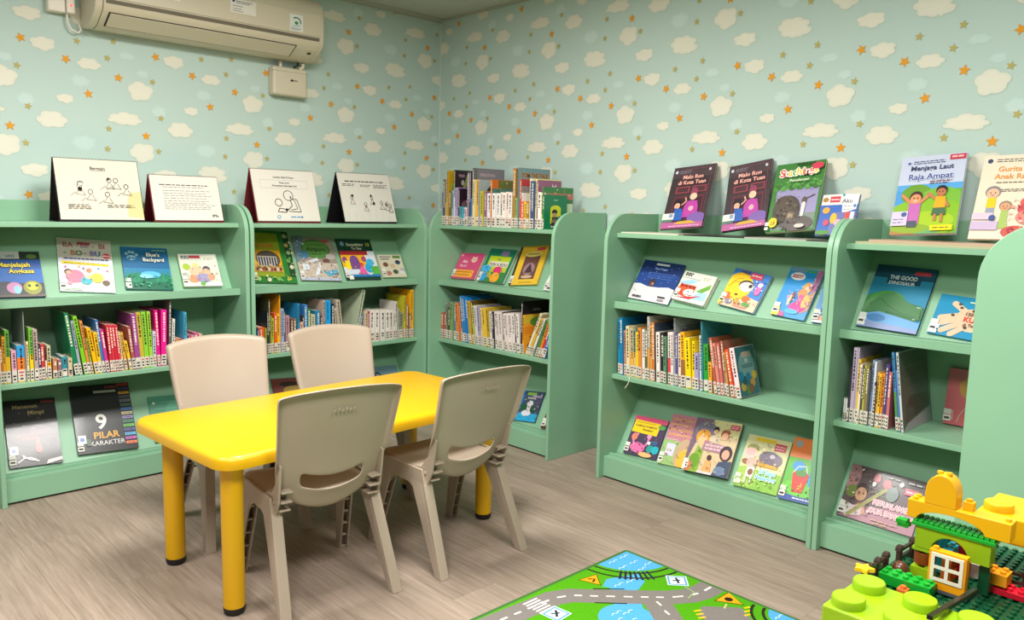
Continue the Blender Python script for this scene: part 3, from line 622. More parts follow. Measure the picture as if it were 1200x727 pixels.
'R2': [(-2.194,0.0149,0.248,3.6,'1c88b8'),(-2.1782,0.0148,0.259,3.3,'1878ac'),(-2.1613,0.0134,0.202,3.7,'b88878'),(-2.1454,0.0172,0.224,4.1,'e4d4a0'),(-2.1269,0.0171,0.218,4.2,'c0b090/e8a850'),(-2.1092,0.013,0.218,4,'7c9480/d8b868'),(-2.095,0.0168,0.203,3.9,'f4d018'),(-2.0772,0.0167,0.225,3.9,'d88838'),(-2.0594,0.0127,0.22,3.4,'f0e4dc'),(-2.0458,0.0152,0.227,3.4,'4c6448'),(-2.0298,0.0101,0.28,3.3,'d8d4cc/e89838'),(-2.0165,0.0112,0.242,3.9,'e0a050'),(-2.0041,0.0136,0.257,3.8,'c87c34'),(-1.9831,0.0184,0.217,4,'f0e8e0'),(-1.9624,0.0158,0.217,3.7,'24242c'),(-1.9431,0.0133,0.203,3.4,'5c8c6c'),(-1.9253,0.0144,0.224,3.6,'e8dcd4/d8484c'),(-1.9088,0.0119,0.226,3.6,'ece0d8'),(-1.895,0.0071,0.288,3.5,'98a0a4'),(-1.8847,0.0106,0.226,4.1,'5c4c90'),(-1.8733,0.0129,0.225,3.8,'e8dcc0'),(-1.8554,0.0209,0.233,4.8,'e8a81c/9c6440'),(-1.8298,0.0264,0.213,5.8,'f4d414'),(-1.8026,0.0125,0.202,3.8,'f0d01c'),(-1.7882,0.0186,0.154,4.1,'a09cc8'),(-1.7664,0.0098,0.23,4.1,'ece8e0'),(-1.7548,0.0073,0.29,4,'3c8c9c'),(-1.7452,0.0206,0.197,4.4,'2c9c3c'),(-1.7214,0.0156,0.127,4.9,'f0a830'),(-1.6928,0.013,0.23,10.3,'b05c44'),(-1.6752,0.0128,0.21,11.3,'d88478'),(-1.6612,0.0116,0.21,10.7,'c87068'),(-1.6485,0.0093,0.222,9.7,'a86858'),(-1.6349,0.0092,0.179,10.7,'c09858'),(-1.6184,0.0147,0.192,12.6,'e05c28'),(-1.6025,0.0079,0.2,12.6,'c03048'),(-1.5901,0.02,0.203,13.6,'f0d8d8')],  # the tall narrow teal entry is a divider, modelled here as a book
'R3': [(-1.166,0.0059,0.083,0,'d8d8dc'),(-1.159,0.0059,0.081,0,'e8e4e4'),(-1.152,0.0059,0.198,0,'2c2830'),(-1.1455,0.0127,0.27,0,'c0b0c8'),(-1.1319,0.0058,0.271,0,'b4a4bc'),(-1.1252,0.0077,0.23,0,'e0b83c'),(-1.1166,0.0067,0.214,0,'e4d8c8'),(-1.109,0.0067,0.21,0,'54403c'),(-1.1014,0.0067,0.214,0,'a8a848'),(-1.0939,0.0076,0.213,0,'88784c'),(-1.0854,0.0057,0.199,0,'505058'),(-1.079,0.0075,0.233,0,'7c90b0'),(-1.0706,0.0056,0.229,0,'e0e0e4'),(-1.0642,0.0065,0.158,0,'38304c'),(-1.0568,0.0065,0.194,0,'d0a848'),(-1.0495,0.0074,0.191,0,'e8b428'),(-1.0413,0.0092,0.193,0,'e08428'),(-1.0312,0.0064,0.226,0,'3c4884'),(-1.024,0.0055,0.227,0,'50346c'),(-1.0179,0.0091,0.202,0,'c46c6c'),(-0.9817,0.008,0.273,7.4,'3c84b4/4c8c50'),(-0.9727,0.0053,0.213,7.3,'4878b8'),(-0.9632,0.0071,0.275,8.2,'c4c8c8')],
}
for _row, _L in ROWS.items():
    for _i, _q in enumerate(_L): spine_book(_row, _i, len(_L), *_q)
# ------------------------------------------------------------------ books shown by their covers
def display_book(name, label, mtx, w, h, t, base, art, spine=None, group=None, label_tag=True, page='ddd2bc', mat_=None):
    root = empty('book', mtx); tag(root, label, 'book', group)
    sp = spine or base; b = .0016
    m = MB(); m.box(-w/2, -t, 0, w/2, -t+b, h, base); m.box(-w/2, -b, 0, w/2, 0, h, base); m.box(-w/2, -t+b, 0, -w/2+b, -b, h, sp)
    m.build('cover', M_print, root)
    m = MB(); m.box(-w/2+b+.0003, -t+b+.0002, .002, w/2-.002, -b-.0002, h-.002); m.build('pages', M_pages, root)
    A = Art(w*.998, h*.998, -t-.0002); A.r(0, 0, 1, 1, base); art(A)
    A.mb.build('cover_print', M_print, root)
    if label_tag:
        m = MB(); m.box(-w/2-.0004, -t-.0045, .012, -w/2+.024, -t-.0040, .032, 'e8e4da'); m.box(-w/2-.0004, -t-.0045, .036, -w/2+.024, -t-.0040, .054, 'dcdcd4')
        m.face([(-w/2+.003, -t-.0047, .018), (-w/2+.02, -t-.0047, .018), (-w/2+.02, -t-.0047, .026), (-w/2+.003, -t-.0047, .026)], '4a4a4a')
        m.build('sticker', M_paper, root)
    return root
SL2, SL4 = math.atan(.606), math.atan(.655)
def shown(bank, tier, u, w, h, t, roll, label, base, art, **k):
    ph = -R_(roll)*.85; lift = abs(math.sin(ph))*w/2
    if tier == 2: z, d, th = .8006, .152, SL2
    elif tier == 4: z, d, th = .1006, .1232, SL4
    else: z, d, th = k.pop('z'), k.pop('d'), k.pop('th')
    mt = mk(bank)(u, d-.003-k.pop('dd', 0), z) @ Rx(-th) @ T(0, 0, lift+.001) @ Ry(ph)
    # keep the lower front edge above the shelf
    return display_book('book', label, mt @ T(0, 0, t*math.tan(th)+.0006), w, h-.006, t, base, art, **k)
def faces(A, L, s=.08):
    for x, y, sk, hr in L:
        k = A.h/A.w; A.e(x, y+.1*s, s*k*1.1, s*1.12, hr); A.e(x, y, s*k*.9, s*.95, sk)
        for g in (-1, 1): A.e(x+g*s*.35*k, y+.05*s, s*.11*k, s*.14, '30201c', n=8)
        A.ln([(x-s*.3*k, y-.4*s), (x, y-.52*s), (x+s*.3*k, y-.4*s)], s*.12, 'a03c3c')
BIN = 'd04458'
def a_L1a(A):
    A.r(0, 0, 1, 1, '1c4c94'); A.r(0, .3, 1, .62, '2464b4'); A.r(0, .82, 1, 1, '26302a'); A.r(0, .84, .62, 1, 'b8bcb4'); A.t('UFO', .45, .87, .08, '2a4a8a'); A.e(.84, .89, .1, .05, '5a7a3c')
    A.t('Menjelajah', .5, .66, .13, 'f4dc20', out='1a2a50', maxw=.94); A.t('Angkasa', .62, .52, .13, 'f4dc20', out='1a2a50', maxw=.7)
    A.r(0, 0, 1, .3, '2c2c34'); A.e(.3, .18, .22, .16, '3a3a44'); A.e(.45, .2, .14, .12, 'c884b0'); A.e(.5, .16, .07, .09, '8cc4e0'); A.e(.78, .2, .17, .15, '8c8c28'); A.e(.78, .23, .11, .09, 'c0c030'); A.e(.72, .24, .03, .03, '22241c'); A.e(.86, .24, .03, .03, '22241c'); A.r(0, 0, 1, .05, '5a4838')
def a_L1b(A):
    A.r(0, 0, 1, 1, 'e8e6ec'); A.r(0, .62, 1, 1, 'c4c0b4')
    for s, x, y, c in (('BA', .2, .83, '9c4a50'), ('-', .36, .83, '9a6a3c'), ('BE', .5, .83, '8c7484'), ('-', .66, .83, '9a6a3c'), ('BI', .82, .83, '9c5a44'), ('-', .13, .69, '6a5a4c'), ('BO', .34, .68, 'b06a3c'), ('-', .5, .69, '6a5a4c'), ('BU', .68, .68, '7a5aa0')): A.t(s, x, y, .13, c)
    A.t('O', .385, .68, .13, '3c6c40'); A.t('U', .735, .68, .13, '2c8890')
    A.r(.36, .88, .6, .93, 'b04a58'); A.e(.89, .69, .075, .05, 'c83c48'); A.lines(.82, .95, (.69,), .02, 'f0d8d8')
    A.lines(.1, .95, (.61,), .022, '4a4a8c'); A.poly([(.06, .56), (.5, .54), (.92, .53), (.92, .49), (.5, .5), (.06, .51)], 'f0d820'); A.lines(.1, .9, (.525,), .014, '8a7a1c')
    A.e(.28, .28, .17, .12, 'ea7a94'); A.e(.16, .36, .07, .05, '4a2c24'); A.e(.17, .345, .05, .036, 'e0a484'); A.e(.48, .2, .1, .07, '3cb0c0'); A.e(.52, .28, .06, .05, 'f0c0a0'); A.e(.54, .4, .05, .04, 'e0905c'); A.e(.68, .26, .12, .09, 'f4cc48'); A.e(.84, .17, .07, .05, '6c5a3c'); A.e(.18, .15, .05, .03, 'e890a0')
    for x, y, c in ((.12, .45, 'c86a8a'), (.36, .46, 'd8a040'), (.72, .44, '5aa0c0'), (.88, .4, 'd87a8a'), (.44, .43, '8a5aa0')): A.e(x, y, .022, .017, c)
    A.r(.08, .02, .4, .06, 'dce0d4'); A.lines(.1, .38, (.04,), .014, '4a9a4c')
    A.busy(.05, .1, .95, .44, ('ea7a94', '3cb0c0', 'f4cc48', '8a5aa0', 'e0905c'), 24, 7, .014)
def a_L1c(A):
    A.r(0, 0, 1, 1, '1c6494'); A.r(0, 0, 1, .5, '2a80b0'); A.e(.5, .1, .8, .3, '1c7a5c'); A.r(0, 0, 1, .16, '17684e')
    for x in (.08, .18, .3, .7, .82, .93): A.poly([(x-.06, .18), (x, .48), (x+.06, .18)], '228a64')
    A.e(.2, .74, .1, .06, '88b8cc'); A.lines(.12, .3, (.74, .71), .025, '2a5a7c')
    for x, y in ((.1, .83), (.17, .87), (.24, .86), (.31, .81)): A.e(x, y, .035, .035, '88b8cc')
    A.t("Blue's", .66, .78, .12, 'f0f0e4', out='123c5c'); A.t('Backyard', .66, .66, .12, 'f0f0e4', out='123c5c', maxw=.56); A.lines(.65, .95, (.92,), .02, '8cc050')
    A.e(.55, .34, .22, .08, '5ab8e0'); A.e(.45, .3, .14, .05, '8ad0ec'); A.r(.02, .02, .12, .13, 'e8e6e0')
    A.busy(0, .02, 1, .3, ('2c9474', '14583f', '3cac84'), 40, 8, .03)
def a_L1d(A):
    A.r(0, 0, 1, 1, 'd8d8cc'); A.lines(.06, .3, (.92, .87), .035, '3a4450'); A.r(.28, .86, .56, .95, 'b8404c'); A.poly([(.56, .92), (.95, .98), (.97, .8), (.68, .72)], 'eeeada'); A.lines(.64, .92, (.86, .81), .018, '8a8a80')
    A.e(.16, .6, .1, .1, 'a8c040'); A.e(.4, .6, .1, .12, 'e8d090'); A.e(.38, .45, .16, .16, 'f0c0a0'); A.e(.66, .52, .1, .1, '5a4a60'); A.e(.64, .42, .13, .12, 'e8b898'); A.e(.3, .22, .14, .12, 'e89a70'); A.e(.55, .25, .2, .14, 'a09ac0'); A.e(.75, .28, .1, .1, 'd8a080'); A.e(.12, .3, .08, .1, 'b8c4b0'); A.r(0, 0, 1, .1, 'f0eee6'); A.e(.5, .07, .07, .06, '6ab04c')
    A.busy(.05, .12, .95, .62, ('e8c0a0', '8a7ab0', '6a4a40', 'd87a5c', '5a9a5c'), 36, 9, .03)
def a_L2a(A):
    A.r(0, 0, 1, 1, '2c7a34'); A.r(.86, .12, 1, 1, '23482a'); A.r(0, .12, .74, .95, '8a9a20'); A.r(0, .2, .72, .62, 'e8a818'); A.t('ECCHI', .38, .67, .11, 'c04830', maxw=.56); A.e(.42, .44, .28, .17, '5a5048'); A.r(.18, .3, .62, .5, 'c0b8a8')
    for k in range(7): A.r(.2+.06*k, .32, .235+.06*k, .48, '34344c')
    A.r(.1, .2, .7, .31, 'b89060')
    for k in range(9): A.e(.14+.065*k, .25, .03, .035, ('6a3c2c', 'd8c8a8', '9a4a34')[k % 3], n=8)
    for x, y, c in ((.9, .9, 'b0b890'), (.9, .72, 'c8a468'), (.92, .58, '9ab47c'), (.88, .42, '6a9a4c'), (.93, .3, 'd8d0b0'), (.12, .06, '9ac070'), (.35, .05, 'e0dcc0'), (.58, .07, '6ab04c'), (.82, .08, 'c8b04c')): A.e(x, y, .05, .04, c)
    A.busy(.06, .2, .7, .34, ('6a3c2c', 'd8c8a8', '9a4a34', '3c3c4c', 'c8a050'), 30, 1, .022); A.busy(.86, .12, 1, 1, ('c8d0a0', '6a9a4c', 'c8a468', 'e0dcc0'), 26, 2, .025); A.busy(0, 0, .86, .11, ('8cc860', 'd8e0b0', 'c8a040', '1c5a28'), 26, 3, .02)
def a_L2b(A):
    A.r(0, 0, 1, 1, '9a8c80'); A.r(0, 0, 1, .4, 'c4b4a4'); A.poly([(0, 1), (.25, 1), (.2, .55), (0, .4)], '6a8494'); A.e(.52, .72, .36, .22, '4c7a3c'); A.e(.52, .72, .32, .19, '5c8c44'); A.t('Airport', .52, .67, .14, '2a4c24', maxw=.5); A.lines(.3, .75, (.82, .6), .02, '3a5c30')
    A.e(.2, .58, .12, .09, '4c7c9c'); A.poly([(.2, .42), (.5, .52), (.54, .46), (.2, .36)], 'd0d4d8'); A.poly([(.36, .1), (.44, .1), (.6, .4), (.54, .42)], 'e0e4ec'); A.r(.1, .22, .26, .36, 'd4dce4'); A.poly([(.6, .2), (.95, .26), (.97, .14), (.7, .1)], '5ca8c8'); A.r(.64, .42, .8, .5, '6c4c3c'); A.e(.85, .55, .12, .07, 'b0a8a4'); A.r(.7, .88, .88, .93, 'c04850'); A.r(0, 0, 1, .06, 'b8bcd0')
    A.busy(.02, .02, .98, .42, ('5c7c94', 'e4e0d8', 'a06a4c', '4c5c6c', 'c8a890', '8cb4c8'), 60, 4, .028); A.busy(.02, .45, .2, .95, ('8cacb8', '4a6478', 'c0d0d0'), 16, 5, .03)
def a_L2c(A):
    A.r(0, 0, 1, 1, '173c30'); A.e(.14, .88, .06, .06, '6a9ab0'); A.t('Something', .5, .83, .1, 'e8e4c8', maxw=.6); A.t('12', .88, .83, .11, 'e8d83c'); A.t('To See', .52, .74, .09, 'e8e4c8', maxw=.34)
    A.r(0, .08, 1, .7, 'd8dce8'); A.r(0, .6, .8, .7, 'b02c34'); A.r(0, .3, .7, .6, 'f0b020'); A.e(.36, .42, .14, .17, '7a4a8c'); A.r(.22, .25, .5, .42, '7a4a8c'); A.e(.09, .48, .07, .08, '8a4a7c'); A.e(.64, .5, .07, .07, 'a8486c'); A.r(.08, .25, .22, .46, 'f4dc1c'); A.poly([(.4, .12), (.66, .12), (.56, .34), (.5, .34)], 'ec5aa0'); A.e(.53, .36, .06, .05, 'd04040')
    A.e(.74, .28, .13, .12, '2ca4d8'); A.e(.8, .42, .12, .08, '3cb0e0'); A.r(.8, .1, 1, .32, '58b43c'); A.r(0, .06, 1, .12, '2c78b4'); A.r(.08, .0, .2, .1, 'eeeae0')
    A.busy(.1, .1, .98, .58, ('8a4a7c', '2ca4d8', 'f4dc1c', 'e8e4ec', '3a8c3c'), 26, 6, .02)
def a_L2d(A):
    A.r(0, 0, 1, 1, 'cec4ac'); A.lines(.08, .55, (.9, .8), .05, '4a4a58'); A.r(.62, .84, .95, .96, '5c7c3c')
    for x, y, c in ((.78, .66, '2c3050'), (.24, .56, '6a4434'), (.52, .5, 'c8a888'), (.58, .24, '3a4a40'), (.28, .18, 'b07060'), (.88, .3, 'a8a4b0'), (.84, .2, 'd8d0c8')): A.e(x, y, .11, .1, c)
def a_L1e(A):
    A.r(0, 0, 1, 1, '221f22'); A.t('Menenun', .4, .87, .085, 'a08c60', maxw=.72); A.t('Mimpi', .6, .77, .085, 'a08c60', maxw=.5); A.r(.72, .93, .96, .97, '8c3440')
    A.e(.5, .45, .45, .16, '3c2c30'); A.e(.38, .43, .22, .06, '5c3034'); A.poly([(.52, .2), (.64, .2), (.6, .45), (.55, .45)], '7a3834'); A.e(.62, .52, .2, .08, '54343c'); A.e(.58, .24, .07, .06, '8c3c34')
    for k in range(14): A.e(.1+.06*k, .3+.05*((k*7) % 11), .008, .006, 'd0b090', n=6)
    A.ln([(.15, .06), (.28, .12), (.24, .17), (.36, .1), (.55, .06)], .016, 'e4e0dc'); A.ln([(.28, .12), (.4, .12), (.5, .08)], .02, 'e4e0dc'); A.poly([(.68, .0), (1, .04), (1, .09), (.72, .06)], 'c4bcb8'); A.r(.02, .18, .18, .3, 'b8c4d0'); A.e(.1, .24, .04, .03, '3c5c94')
def a_L1f(A):
    A.r(0, 0, 1, 1, '18181a'); A.r(.58, .93, .8, .97, '8c3440'); A.r(.38, .87, .76, .905, 'c8c4bc'); A.t('9', .44, .34, .3, 'e4e0d8'); A.t('PILAR', .5, .2, .13, 'e8a428', maxw=.56); A.t('KARAKTER', .5, .1, .09, 'd8d4d0', maxw=.62, bold=False)
    for k, c in enumerate(('c83c3c', '5c4c8c', 'd8a030', '4a4a54', '6c6c70', '58705c', '3c6cb0', 'c8b890', '8478a8', '2c7c54', '68b050', '4c5090', '58a8d8', 'b85ca8', 'e87848')): A.r(.8, .955-.063*k, .985, .995-.063*k, c)
    A.lines(.82, .97, [.975-.063*k for k in range(15)], .008, '2a2a30', 3); A.r(.02, .14, .15, .26, 'c8ccd0'); A.e(.085, .2, .04, .03, '4464a0'); A.r(.15, .1, .22, .2, '3c5c3c')
def a_L1g(A): A.r(0, 0, 1, 1, '4a8a70'); A.e(.6, .6, .3, .3, '5a9a7c'); A.e(.1, .85, .03, .03, 'dcdcc8'); A.lines(.1, .9, (.86, .72), .02, '6aa890'); A.r(0, .04, .2, .24, 'e4e8dc'); A.r(.03, .1, .18, .17, '2c8898')
def a_L2e(A): A.r(0, 0, 1, 1, '7a3c38'); A.e(.4, .85, .22, .06, '382420'); A.e(.5, .7, .25, .1, 'a88c48'); A.e(.5, .4, .3, .2, 'c8a060')
def a_L2f(A): A.r(0, 0, 1, 1, '6c8a98'); A.e(.25, .75, .12, .1, '24282c'); A.e(.25, .74, .07, .06, '8a9aa4'); A.lines(.45, .85, (.73, .66), .04, '3a4c58')
def a_R1a(A):
    A.r(0, 0, 1, 1, 'cc4474'); A.r(.05, .06, .86, .34, 'f0a828'); A.lines(.1, .82, (.26, .15), .05, 'b8642c'); A.t('Aku', .32, .62, .16, 'f4d8e0', maxw=.3); A.t('Berani', .32, .46, .14, 'f0b8cc', maxw=.34); A.e(.68, .74, .12, .1, 'e8c0a8'); A.poly([(.58, .78), (.6, .9), (.66, .82)], 'e8c0a8'); A.poly([(.7, .82), (.77, .9), (.78, .78)], 'e8c0a8'); A.e(.64, .75, .02, .02, '6c3040'); A.e(.72, .75, .02, .02, '6c3040'); A.e(.1, .9, .06, .04, 'e0a0b4')
def a_R1b(A):
    A.r(0, 0, 1, 1, '137a5c'); A.r(.12, 0, .92, .78, 'b8c828'); A.r(.5, .8, .78, .95, '8878a0'); A.t('FUN', .5, .66, .07, '3c2c5c'); A.r(.2, .46, .92, .62, 'e4dcc0'); A.t('FUN A BOO', .56, .48, .13, '4c3468', out='e8e0c8', maxw=.66)
    A.r(.12, 0, .92, .3, '2c7c3c'); A.e(.16, .38, .18, .11, '3ca8e0'); A.e(.16, .16, .16, .16, '2c98d4'); A.e(.62, .36, .16, .11, 'd8286c'); A.e(.62, .14, .17, .15, 'f0a418'); A.e(.38, .2, .07, .1, 'a8a830'); A.r(0, 0, .1, .12, 'e8e4e0')
    A.busy(.12, .02, .92, .4, ('3ca8e0', 'f0a418', '1c5c34', 'e8e050', 'd8286c'), 40, 10, .025)
def a_R1c(A): A.r(0, 0, 1, 1, 'e4b830'); A.r(0, 0, .08, 1, '3c2a28'); A.r(.28, .14, .82, .76, '6c4440'); A.e(.55, .78, .3, .07, 'e4d078'); A.lines(.35, .78, (.79,), .03, '9a7a28'); A.r(.62, .87, .9, .95, BIN); A.e(.55, .4, .2, .16, '9a7880'); A.poly([(.42, .3), (.55, .55), (.7, .3)], '4a3038'); A.e(.55, .2, .2, .04, 'c8a888'); A.lines(.35, .8, (.06,), .02, 'a8842c')
def a_R1d(A): A.r(0, 0, 1, 1, 'e8e4e4'); [A.ln([(.62, .55), (.62+.2*math.cos(k*.8), .55+.16*math.sin(k*.8))], .06, 'e84c80') for k in range(8)]; A.r(.14, .06, .34, .14, '5c4c54'); A.r(.22, .2, .45, .26, 'b0a4ac')
def a_R1e(A):
    A.r(0, 0, 1, 1, '3c4a64'); A.r(0, 0, 1, .26, '2ca0d0'); A.poly([(0, .2), (.2, .4), (.2, 1), (0, 1)], '2470b0'); A.r(.3, .86, .7, .95, '7ca840'); A.t('Legenda', .55, .74, .1, 'd8d0b8', maxw=.7); A.r(.55, .8, .95, .86, 'a090a8'); A.e(.32, .45, .17, .12, '1c5434'); A.e(.75, .42, .16, .12, '28503c'); A.e(.55, .58, .13, .1, 'd8d0d8'); A.r(.47, .3, .62, .55, 'd8ccd4'); A.e(.5, .26, .2, .1, 'd8d8e4'); A.e(.88, .6, .1, .2, '4c4460')
    A.busy(.02, .05, .98, .98, ('2ca0d0', '7ca840', '8878a0', '1c5434', 'd8d0d8', '2c3048'), 60, 11, .03)
def a_R1f(A): A.r(0, 0, 1, 1, '5c3834'); A.e(.5, .6, .3, .25, 'c8a890'); A.r(0, .1, .22, .3, 'e0dcd4')
def a_purple(A):
    A.r(0, 0, 1, 1, '3c3034'); A.r(0, .82, 1, 1, '4c3c42'); A.e(.08, .92, .035, .025, 'c8ccd8'); A.lines(.16, .45, (.93, .9), .012, '8c8490'); A.e(.88, .92, .03, .022, 'd0d0d4'); A.ln([(.3, .955), (.92, .955), (.92, .05)], .004, '9a5060'); A.ln([(.3, .955), (.3, .86)], .004, '9a5060'); A.ln([(.62, 1), (.62, .5)], .006, '5c2c34')
    for x0, x1 in ((.16, .5), (.56, .9)): A.r(x0, .56, x1, .67, '883c48'); A.r(x0+.04, .58, x1-.04, .65, '4c2c34'); A.r(x0, .1, x1, .52, '5c2c38'); A.r(x0+.05, .14, x1-.05, .48, '3c2028')
    A.t('Malo Ron', .52, .79, .085, 'f0b8a8', out='6a2c38', maxw=.56); A.t('di Kota Tuan', .52, .7, .085, 'f0b8a8', out='6a2c38', maxw=.72)
    A.e(.64, .56, .09, .07, '8c3c58'); A.e(.64, .49, .085, .055, 'e4c0a4'); A.poly([(.42, .16), (.84, .16), (.76, .42), (.52, .42)], 'a8389c'); A.e(.63, .3, .17, .13, 'b4409c'); A.e(.64, .3, .06, .04, 'e0a8b0'); A.e(.3, .38, .1, .07, '1e1a20'); A.e(.3, .35, .07, .05, 'd8a48c'); A.poly([(.22, .12), (.48, .12), (.44, .3), (.26, .32)], '2c5cac'); A.ln([(.4, .36), (.5, .42), (.46, .48)], .02, 'd8a48c')
    A.e(.82, .14, .22, .09, '7a5ca0'); A.poly([(0, 0), (1, 0), (1, .08), (0, .1)], 'b05c90'); A.poly([(.3, .06), (.85, .06), (.7, .11), (.4, .1)], 'c8a040'); A.lines(.2, .95, (.03,), .014, 'e0b0d0'); A.r(.0, .14, .28, .24, 'd8d8d0'); A.r(.16, .17, .25, .23, '8898b8'); A.r(.0, .1, .26, .135, '5a7a6a')
def a_green(A):
    A.r(0, 0, 1, 1, '3c7a34'); A.poly([(.1, .03), (.95, .03), (.95, .62), (.1, .62)], '9890b8'); A.r(.1, .03, .95, .25, '7a8a80')
    for k in range(12): A.e(.08+.08*k, .63+.03*(k % 2), .07, .04, ('4c8c3c', '3a7030', '5c9c48')[k % 3])
    A.e(.36, .3, .28, .22, '4a4038'); A.e(.3, .38, .2, .14, '54483e'); A.e(.62, .1, .32, .11, '5c5450'); A.e(.46, .22, .1, .06, '6c6058'); A.e(.46, .22, .06, .035, 'a89070'); A.e(.7, .42, .05, .06, '5a4c44'); A.e(.7, .37, .04, .035, 'e0d4c8'); A.poly([(.66, .2), (.72, .2), (.74, .36), (.66, .34)], 'd8d4d0'); A.ln([(.74, .45), (.9, .5)], .012, '4a4038')
    for i, (ch, c) in enumerate(zip('Stachings', ('e03434', 'e8e4dc', 'f0c020', '3a9c44', 'f0c020', 'e88428', 'e8e4dc', 'e03434', 'f0c020'))): A.t(ch, .16+.088*i, .8, .15, c, out='f4f0e4' if c != 'e8e4dc' else '9a3434')
    A.e(.88, .9, .12, .05, 'd03c58'); A.t('Petualangan', .55, .7, .055, 'dce8c8', maxw=.7); A.lines(.45, .85, (.95,), .025, '22381e'); A.e(.15, .12, .09, .07, 'f0d020'); A.t('24', .15, .09, .07, '8a6a10'); A.r(0, .08, .07, .13, 'e8e8e0'); A.r(0, .02, .07, .06, 'e8e8e0'); A.e(.7, .05, .1, .03, 'c8c0b8')
    A.busy(.1, .03, .7, .5, ('5c5048', '3c342e', '7a6c60', '4a4038'), 50, 28, .02); A.busy(.05, .58, .97, .68, ('4c9c3c', '2c6428', '6cb050'), 40, 29, .018)
def a_smallblue(A):
    A.r(0, 0, 1, 1, '3464b8'); A.r(0, .74, 1, 1, 'e8e4d8'); A.e(.1, .87, .08, .06, 'a87838'); A.r(.22, .8, .5, .95, 'c83c50'); A.lines(.25, .48, (.87,), .03, 'f0d0d0'); A.poly([(.55, .98), (.99, .96), (.98, .62), (.62, .52)], 'f4f0e8'); A.t('Aku', .7, .78, .14, '2c3c5c'); A.lines(.64, .95, (.7, .62), .02, '8a8a90'); A.e(.58, .98, .04, .04, '2ca0a8'); A.e(.93, .7, .04, .04, '2c84b8')
    A.r(.34, .0, 1, .55, '6c70a8'); A.e(.42, .4, .09, .13, 'e0b428'); A.e(.18, .6, .1, .08, 'e8a038'); A.r(.72, .2, .84, .55, 'd84838'); A.r(.86, .2, .96, .55, 'f0ece8'); A.e(.24, .3, .08, .08, 'c84868'); A.e(.55, .3, .1, .08, 'd8a8b0'); A.e(.2, .06, .2, .06, '4c8c34')
def a_raja(A):
    A.r(0, 0, 1, 1, '6cae2c'); A.r(0, .62, 1, 1, 'c4cbe0'); A.r(0, .3, .5, .62, '4c98d8'); A.r(0, .55, 1, .63, '5aa4dc'); A.e(.32, .5, .24, .13, '6a9a30'); A.e(.7, .42, .34, .16, '78b43c'); A.e(.5, .2, .7, .24, '86b828'); A.e(.55, .16, .4, .12, 'a4c424'); A.e(.2, .03, .22, .05, 'b07a3c'); A.e(.55, .03, .2, .05, '6aa86c'); A.e(.3, .07, .3, .06, '8aa82c')
    A.e(.13, .91, .035, .024, 'e4e8f0'); A.e(.13, .91, .028, .019, '50609c'); A.lines(.2, .7, (.925, .9), .01, '50587c'); A.r(.75, .92, .99, .985, 'c83c4c'); A.lines(.78, .97, (.955,), .02, 'f0c8c8')
    A.t('Menjaga Laut', .5, .81, .085, '3c4468', maxw=.72); A.t('Raja Ampat', .5, .69, .1, '3a4a8c', maxw=.82, out='d4daec'); A.lines(.5, .85, (.655, .63), .01, '7a4a54')
    A.ln([(.3, .36), (.1, .5)], .035, 'd08860'); A.ln([(.36, .36), (.56, .5)], .035, 'd08860'); A.poly([(.22, .12), (.42, .12), (.42, .38), (.24, .38)], 'c068b0'); A.r(.25, .08, .4, .16, '4c5464'); A.e(.33, .46, .1, .075, '4a2c24'); A.e(.33, .435, .085, .062, 'd89468'); A.e(.3, .445, .012, .01, '2a1c18'); A.e(.36, .445, .012, .01, '2a1c18'); A.ln([(.3, .41), (.33, .405), (.36, .41)], .008, 'f4ece4')
    A.ln([(.64, .42), (.5, .5)], .03, 'c07c54'); A.ln([(.76, .42), (.84, .32)], .03, 'c07c54'); A.poly([(.62, .3), (.8, .3), (.78, .45), (.64, .45)], 'f0a824'); A.poly([(.6, .22), (.82, .22), (.8, .31), (.62, .31)], '4a6a4c'); A.r(.64, .15, .68, .23, 'c07c54'); A.r(.74, .13, .78, .23, 'c07c54'); A.e(.71, .53, .085, .06, '2c2428'); A.e(.71, .5, .07, .052, 'b87450'); A.e(.68, .51, .01, .009, '2a1c18'); A.e(.73, .51, .01, .009, '2a1c18')
    A.r(.0, .1, .25, .28, 'd0c4dc'); A.e(.19, .24, .045, .03, '4a5c94'); A.lines(.03, .2, (.18, .14), .01, '6a6a80'); A.r(.62, .025, .95, .09, 'f0d418'); A.lines(.66, .92, (.058,), .014, '6a7a1c')
def a_gurita(A):
    A.r(0, 0, 1, 1, 'e8dcc4'); A.e(.1, .93, .05, .034, 'e8ecf0'); A.e(.1, .93, .042, .028, '4a4a60'); A.lines(.2, .8, (.945, .92), .01, '50484c'); A.t('Gurita', .42, .8, .085, 'e09038', maxw=.5); A.t('Anak Raja', .48, .71, .085, 'e09038', maxw=.62); A.lines(.25, .9, (.665,), .012, '6a5c50'); A.lines(.3, .85, (.58, .56), .01, '6a5c50')
    A.person(.24, .22, .4, 'e8b898', '8a8488', 'e8c828', '9aa0b0'); A.person(.46, .12, .32, 'd8a07c', '9a8470', 'a8c068', None); A.e(.86, .42, .2, .08, 'd8605c'); A.e(.8, .34, .16, .07, 'c85058'); A.e(.85, .25, .22, .09, 'e08c80'); A.e(.66, .08, .2, .07, 'c85c54'); A.e(.6, .1, .05, .03, '9a3840'); A.r(0, .22, .3, .3, 'd8c4d4'); A.r(0, .1, .4, .2, 'c8b4d0'); A.e(.3, .24, .05, .035, '4a5a94')
    A.busy(.55, .04, .98, .46, ('d8605c', 'e89a90', 'b84850', 'f0c8b8'), 36, 26, .025)
